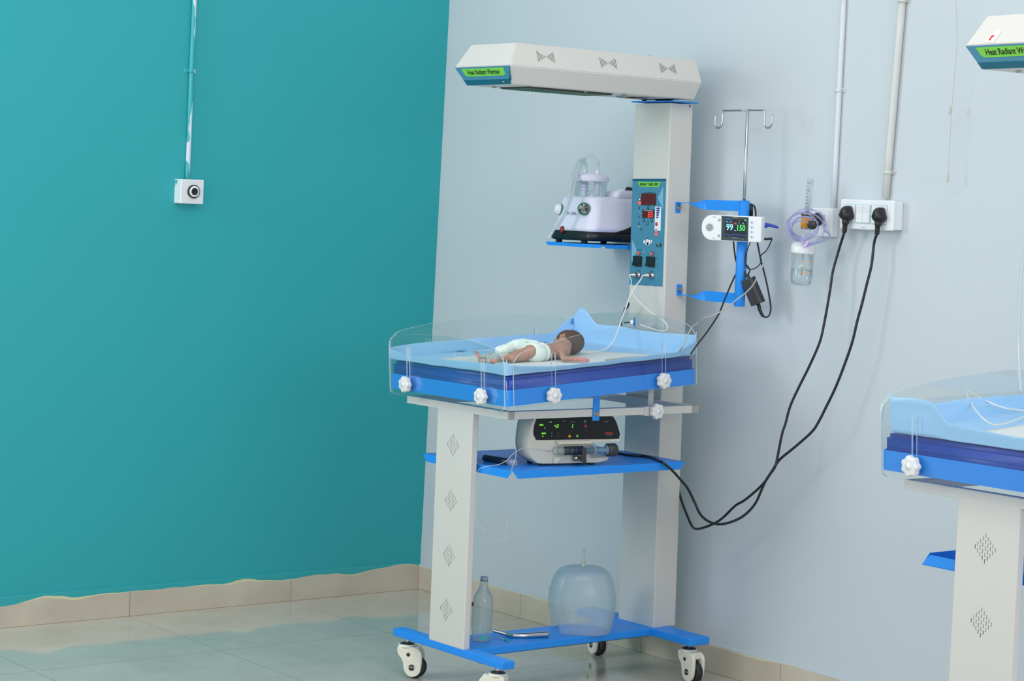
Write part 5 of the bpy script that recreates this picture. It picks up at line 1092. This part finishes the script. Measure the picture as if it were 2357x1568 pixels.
for Y in (378, 435, 492, 552):
    b = MB(); b.prism(circle(0, 0, .0056, 24, .0046), .0014, 'sticklight', mo(682, Y, 0), mu, pv); M.setdefault('paleblue', principled('pale_blue_key', srgb(186, 214, 226), .4)); b.mats[0] = 'paleblue'; b.prism(circle(0, 0, .0014, 8), .0017, 'stickdark', mo(680, Y, 0), mu, pv); b.build('key', mon)
b = MB(); b.prism([(0, 0), (.018, 0), (.018, .005), (0, .005)], .012, 'tube', mo(375, 280, -.02), mu, pv); b.build('carry_handle', mon)
# connector and leads
zz3 = lambda X, Y, d: at(1600 + X / 5.227, 440 + Y / 5.227, d=d)
dm = (mc - CAM).dot(FW) + .012
b = MB(); c0_ = zz3(808, 410, dm); c1_ = zz3(868, 413, dm); b.cyl(c0_, c1_, .0085, 'plugblue', 12); b.tube([zz3(860, 408, dm), zz3(900, 412, dm), zz3(950, 424, dm), zz3(1003, 440, dm)], [.006, .0055, .0048, .0035], 'plugblue', 12, 5)
spo = [(1000, 438), (1015, 470), (1012, 520), (980, 590), (920, 660), (870, 720), (845, 790), (820, 880), (780, 970), (740, 1050), (700, 1125), (640, 1195), (560, 1262), (480, 1320), (400, 1395), (310, 1450), (200, 1500), (100, 1530)]
pts = [zz3(X, Y, dm - .02 * min(1, k / 4) - .28 * max(0, (k - 6) / 11)) for k, (X, Y) in enumerate(spo)]
pts += [tbw(1608, 743, s=TL_ - .02) , tbw(1592, 755, s=TL_ - .05), tbw(1580, 778, s=TL_ - .08), tbw(1570, 800, s=TL_ - .105), tbw(1558, 816, h=.095), tbw(1545, 820, h=.0945), tbw(1520, 818, h=.0945), tbw(1500, 822, h=.0945)]
k_ = MB(); k_.tube(pts, .0021, 'greycable', 9, 6); k_.tube([tbw(X, Y, h=.0945) for X, Y in ((1500, 822), (1478, 824), (1465, 822), (1440, 824), (1415, 827), (1394, 829))], [.0021, .0028, .0028, .0028, .0028, .0028], 'greycable', 8, 4)
cab = k_.build('sensor_cable'); tag(cab, 'grey sensor cable curving from the oximeter down onto the pad', 'cable'); o = b.build('cable_connector', cab); o['label'] = 'blue connector'
dp = pd + .0; b = MB()
ad = thing('power_adapter', tuple(zz3(690, 1380, dp - .02)), 'black power adapter brick dangling from leads beside the blue tube', 'power adapter')
a_, c_ = zz3(632, 1055, dp - .012), zz3(757, 1358, dp - .012); axd = (c_ - a_).normalized(); wd_ = mu.cross(axd); wn = Vector((.25, -.97, 0)); wn = (wn - axd * wn.dot(axd)).normalized(); wu = axd.cross(wn)
La = (c_ - a_).length; hull = [(-.021, -.013), (-.018, -.016), (.018, -.016), (.021, -.013), (.021, .010), (.015, .016), (-.015, .016), (-.021, .010)]
b.prism(hull, La, 'dark', a_, wu, wn, bev=.0015); b.mats[0] = 'adapterblack'; M['adapterblack'] = principled('adapter_black', srgb(48, 48, 52), .42)
if (wu.cross(wn)).dot(axd) < 0: b = MB(); b.prism(hull, -La, 'adapterblack', a_, wu, wn, bev=.0015)
b.build('brick', ad)
b = MB(); b.cyl(c_, c_ + axd * .012, .0062, 'black', 12); b.tube([c_ + axd * .008, zz3(775, 1420, dp - .012), zz3(800, 1480, dp - .012), zz3(825, 1512, dp - .012)], [.0062, .0056, .005, .0042], 'black', 10, 4)
pc = [(822, 1505), (850, 1518), (888, 1500), (908, 1440), (905, 1350), (880, 1200), (850, 1060), (815, 920), (790, 830), (765, 700), (745, 600), (728, 480), (730, 300), (720, 200), (690, 165), (655, 160), (640, 220), (660, 300)]
b.tube([zz3(X, Y, dp - .012 + (.03 * max(0, k - 8) / 6 if k < 14 else .03)) for k, (X, Y) in enumerate(pc)], .0028, 'black', 9, 5); b.build('mains_lead', ad)
b = MB(); dc_ = [(600, 1030), (590, 1000), (585, 950)]; b.tube([a_ + wu * -.004 + axd * .004, zz3(640, 1000, dp - .012), zz3(658, 955, dp - .012), zz3(635, 905, dp - .012), zz3(605, 870, dp - .012), zz3(602, 760, dp - .008), zz3(604, 640, dp - .0), zz3(610, 520, dp + .01)], [.005, .003, .002, .002, .002, .002, .002, .002], 'black', 8, 5)
b.tube([a_ + axd * .004 - wu * .006, zz3(600, 990, dp - .005), zz3(580, 940, dp)], [.005, .004, .004], 'black', 8, 4)
b.tube([zz3(X, Y, dp - .014) for X, Y in ((815, 575), (870, 577), (915, 572), (920, 592))], [.0040, .0040, .0036, .002], 'black', 10, 4)
b.tube([zz3(X, Y, dp - .014) for X, Y in ((920, 588), (890, 660), (850, 725), (800, 765), (786, 800), (798, 835), (770, 890), (720, 930), (660, 942), (618, 910), (606, 860), (612, 780), (635, 690), (665, 610))], .0018, 'black', 8, 5)
b.build('output_lead', ad)
b = MB(); lo = [(640, 300, .0), (650, 200, 0.), (668, 130, 0), (680, 118, 0)]
for k in range(5): b.tube([zz3(630 + 14 * k, 300, dp + .004), zz3(640 + 12 * k, 230, dp - .006), zz3(650 + 9 * k, 175, dp - .004), zz3(640 + 4 * k, 150, dp + .006), zz3(620, 160 + 6 * k, dp + .012)], .0024, 'black', 8, 4)
tag(b.build('cable_bundle'), 'gathered bundle of black leads tied behind the top of the blue tube', 'cable bundle')
b = MB(); b.tube([zz3(462, 560, dp + .02), zz3(463, 620, dp + .022), zz3(475, 740, dp + .024), zz3(492, 840, dp + .026), zz3(520, 910, dp + .028), zz3(505, 960, dp + .028), zz3(470, 1040, dp + .02), zz3(420, 1150, dp + .01), zz3(370, 1270, dp), zz3(330, 1370, dp - .01), zz3(290, 1470, dp - .03), zz3(230, 1568, dp - .06)] + [at(1627, 765, d=dp - .10), at(1606, 792, d=dp - .12), at(1590, 815, d=dp - .13)], .0027, 'black', 9, 5)
tag(b.build('power_lead'), 'black lead running down behind the blue tube towards the bed', 'cord')
# ------------------------------------------------------------------ leads and bits on the bed
wc = [(1474, 645), (1462, 661), (1450, 682), (1441, 708), (1430, 738), (1421, 765), (1411, 786), (1398, 801), (1382, 808)]
d1 = (CON[1] - CAM).dot(FW); d2 = (tbw(1382, 808, h=.093) - CAM).dot(FW); b = MB()
pts = [CON[1]] + [at(X, Y, d=d1 + (d2 - d1) * ((k + 1) / 9) ** .8) for k, (X, Y) in enumerate(wc)] + [tbw(1365, 811, h=.093), tbw(1345, 812, h=.093), tbw(1300, 812, h=.092)]
b.tube(pts, .0021, 'whitecable', 9, 6); tag(b.build('sensor_cable'), 'white sensor cable sweeping from the right panel connector to the baby\'s head', 'cable')
b = MB(); b.tube([tbw(X, Y, h=.0925) for X, Y in ((1135, 806), (1090, 808), (1062, 811), (1048, 817), (1056, 823), (1080, 826), (1110, 829), (1140, 836), (1152, 838))], .0019, 'whitecable', 8, 6); b.tube([tbw(1152, 838, h=.0925), tbw(1165, 836, h=.094), tbw(1163, 828, h=.10)], .0012, 'whitecable', 8, 4)
tag(b.build('probe_cable'), 'white cable looped on the pad beside the baby\'s feet', 'cable')
wc = [(1453, 645), (1453, 662), (1461, 683), (1478, 702), (1497, 718), (1514, 730)]; d3 = (tbw(1514, 730, s=TL_ + .01) - CAM).dot(FW); d0 = (CON[0] - CAM).dot(FW); b = MB()
pts = [CON[0]] + [at(X, Y, d=d0 + (d3 - d0) * ((k + 1) / 6)) for k, (X, Y) in enumerate(wc)] + [tbw(X, Y, s=TL_ - .004) for X, Y in ((1528, 739), (1536, 750), (1535, 759), (1526, 762), (1508, 759), (1490, 753), (1472, 747))]
b.tube(pts, .0016, 'whitecable', 8, 5); tag(b.build('sensor_cable'), 'thin white cable from the left panel connector to the blue disc', 'cable')
dn_ = Vector((-.55, -.80, -.05)).normalized(); q = tbw(1462, 742, s=TL_ - .006)
dk = thing('skin_probe', tuple(q), 'blue round disc probe with black tip at the head of the bed', 'probe')
b = MB(); b.lathe([(.0165, 0), (.0172, .0015), (.0165, .003), (.010, .0035)], 'pacblue', q, dn_, 30); b.lathe([(.0105, .003), (.0105, .006)], 'stickdark', q, dn_, 24); b.build('disc', dk)
b = MB(); b.lathe([(.0085, .003), (.0080, .010), (.0065, .016), (0, .017)], 'white', q, dn_, 24); b.build('hub', dk)
b = MB(); b.tube([q + dn_ * .014, q + dn_ * .026 - Vector((0, 0, .0005)), q + dn_ * .036 - Vector((0, 0, .001))], .0024, 'black', 10, 3); b.build('tip', dk)
b = MB(); b.tube([tbw(1447, 697, s=TL_ + .02), tbw(1445, 704, s=TL_ + .02), tbw(1439, 712, s=TL_ + .02), tbw(1436, 719, s=TL_ + .02), tbw(1433, 728, s=TL_ + .02), tbw(1431, 740, s=TL_ + .02), tbw(1431, 756, s=TL_ + .02), tbw(1433, 790, s=TL_ + .02)], [.0036, .0046, .0042, .0024, .0024, .0026, .0026, .0026], 'black', 10, 4)
tag(b.build('rubber_strap'), 'short black rubber strap standing behind the bed\'s clear head panel', 'strap')
# ------------------------------------------------------------------ second warmer, cut by the right edge of the view
def copy_tree(o, parent=None):
    c = o.copy(); COL.objects.link(c); c.parent = parent
    for ch in list(o.children): copy_tree(ch, c)
    return c
D2 = Vector((2.1149, -.0267, 0))
skip = ('instrument_shelf', 'suction_shelf', 'shelf_arm', 'bracket_strap', 'holder_tube')
w2 = warmer.copy(); COL.objects.link(w2); w2.location = warmer.location + D2; w2['label'] = 'cream and blue infant radiant warmer without a baby, cut off at the right edge'
for ch in list(warmer.children):
    if ch.name.split('.')[0] in skip: continue
    c = copy_tree(ch, w2)
    if ch.name == 'heater_hood':
        piv = Vector((0, .395, 0)); R = Matrix.Rotation(math.radians(-4.2), 4, 'Z'); c.matrix_local = Matrix.Translation(piv) @ R @ Matrix.Translation(-piv)
m2 = mat1.copy(); COL.objects.link(m2); m2.location = mat1.location + D2; m2['label'] = 'navy blue vinyl mattress on the warmer at the right edge'
def wob(x): return .088 - .045 * sstep((x - .15) / .06) + .004 * math.sin(x * 13) - .012 * max(0, (x - .25) / .3)
pad2 = underpad(wob, lambda s: .03 + .004 * math.sin(s * 9), lambda x: .05, lambda s: .052 + .006 * math.sin(s * 8), 9.1, white=(.22, .97, .02, .93), e=(.030, .006)); pad2.location = pad2.location + D2
tag(pad2, 'rumpled pale blue and white disposable pad on the warmer at the right edge', 'underpad', 'disposable underpads')
def tb2(px, py, **k):
    r = BEDI.to_3x3() @ (FW + RT * ((px - W / 2) / F) - UP * ((py - H / 2) / F)); o = BEDI @ (CAM - D2); kk, v = list(k.items())[0]; i = {'x': 0, 's': 1, 'h': 2}[kk]
    return BED @ (o + r * ((v - o[i]) / r[i])) + D2
b = MB(); b.tube([tb2(X, Y, h=h_) for X, Y, h_ in ((2375, 948, .10), (2340, 944, .11), (2310, 939, .12), (2270, 923, .135), (2240, 906, .14), (2226, 899, .14), (2227, 912, .14), (2240, 937, .13), (2262, 963, .12), (2285, 977, .105), (2310, 976, .10), (2340, 966, .10), (2375, 950, .10))], .002, 'whitecable', 8, 5)
tag(b.build('sensor_cable'), 'white cable loop lying over the pad of the right-edge warmer', 'cable')
b = MB(); b.tube([at(2368, 540, y=-.45), at(2352, 620, y=-.5), at(2346, 720, y=-.55), at(2345, 820, y=-.6), at(2350, 905, y=-.62)], .004, 'tube', 10, 5)
tag(b.build('hanging_tube'), 'clear tube hanging down above the right-edge warmer\'s pad', 'tubing')
lip_shelf(1.300 + D2.x - .012, 1.7605 + D2.x, -.94 + D2.y, -.238 + D2.y, SZ - .021, name='instrument_shelf', par=w2, lip=-.0255, ch=.024)
wh2 = [c for c in w2.children if c.name.startswith('heater_hood')][0]
HM = Matrix.Translation(w2.location) @ wh2.matrix_local
e0, e1, e2 = (HM @ (Vector(p) - Vector(WL)) for p in ((1.366, -.925, hm), (1.6526, -.925, hm), (1.392, -.884, h1)))
eu = (e1 - e0).normalized(); en = eu.cross(e2 - e0).normalized(); ev = en.cross(eu)
q = hit(2322, 84, e0, en) + en * .0006
b = MB(); b.prism([(-.022, -.014), (.014, -.016), (.024, .018), (.002, .020)], .0006, 'knob', q, eu, ev); b.prism([(-.006, -.008), (.000, -.009), (.002, -.001), (.006, .001), (.006, .006), (-.003, .005)], .0009, 'redplastic', q, eu, ev)
st_ = b.build('sticker', w2); 
st_.parent = wh2; st_.matrix_parent_inverse = Matrix.Identity(4)
for v in st_.data.vertices: v.co = wh2.matrix_local.inverted() @ v.co
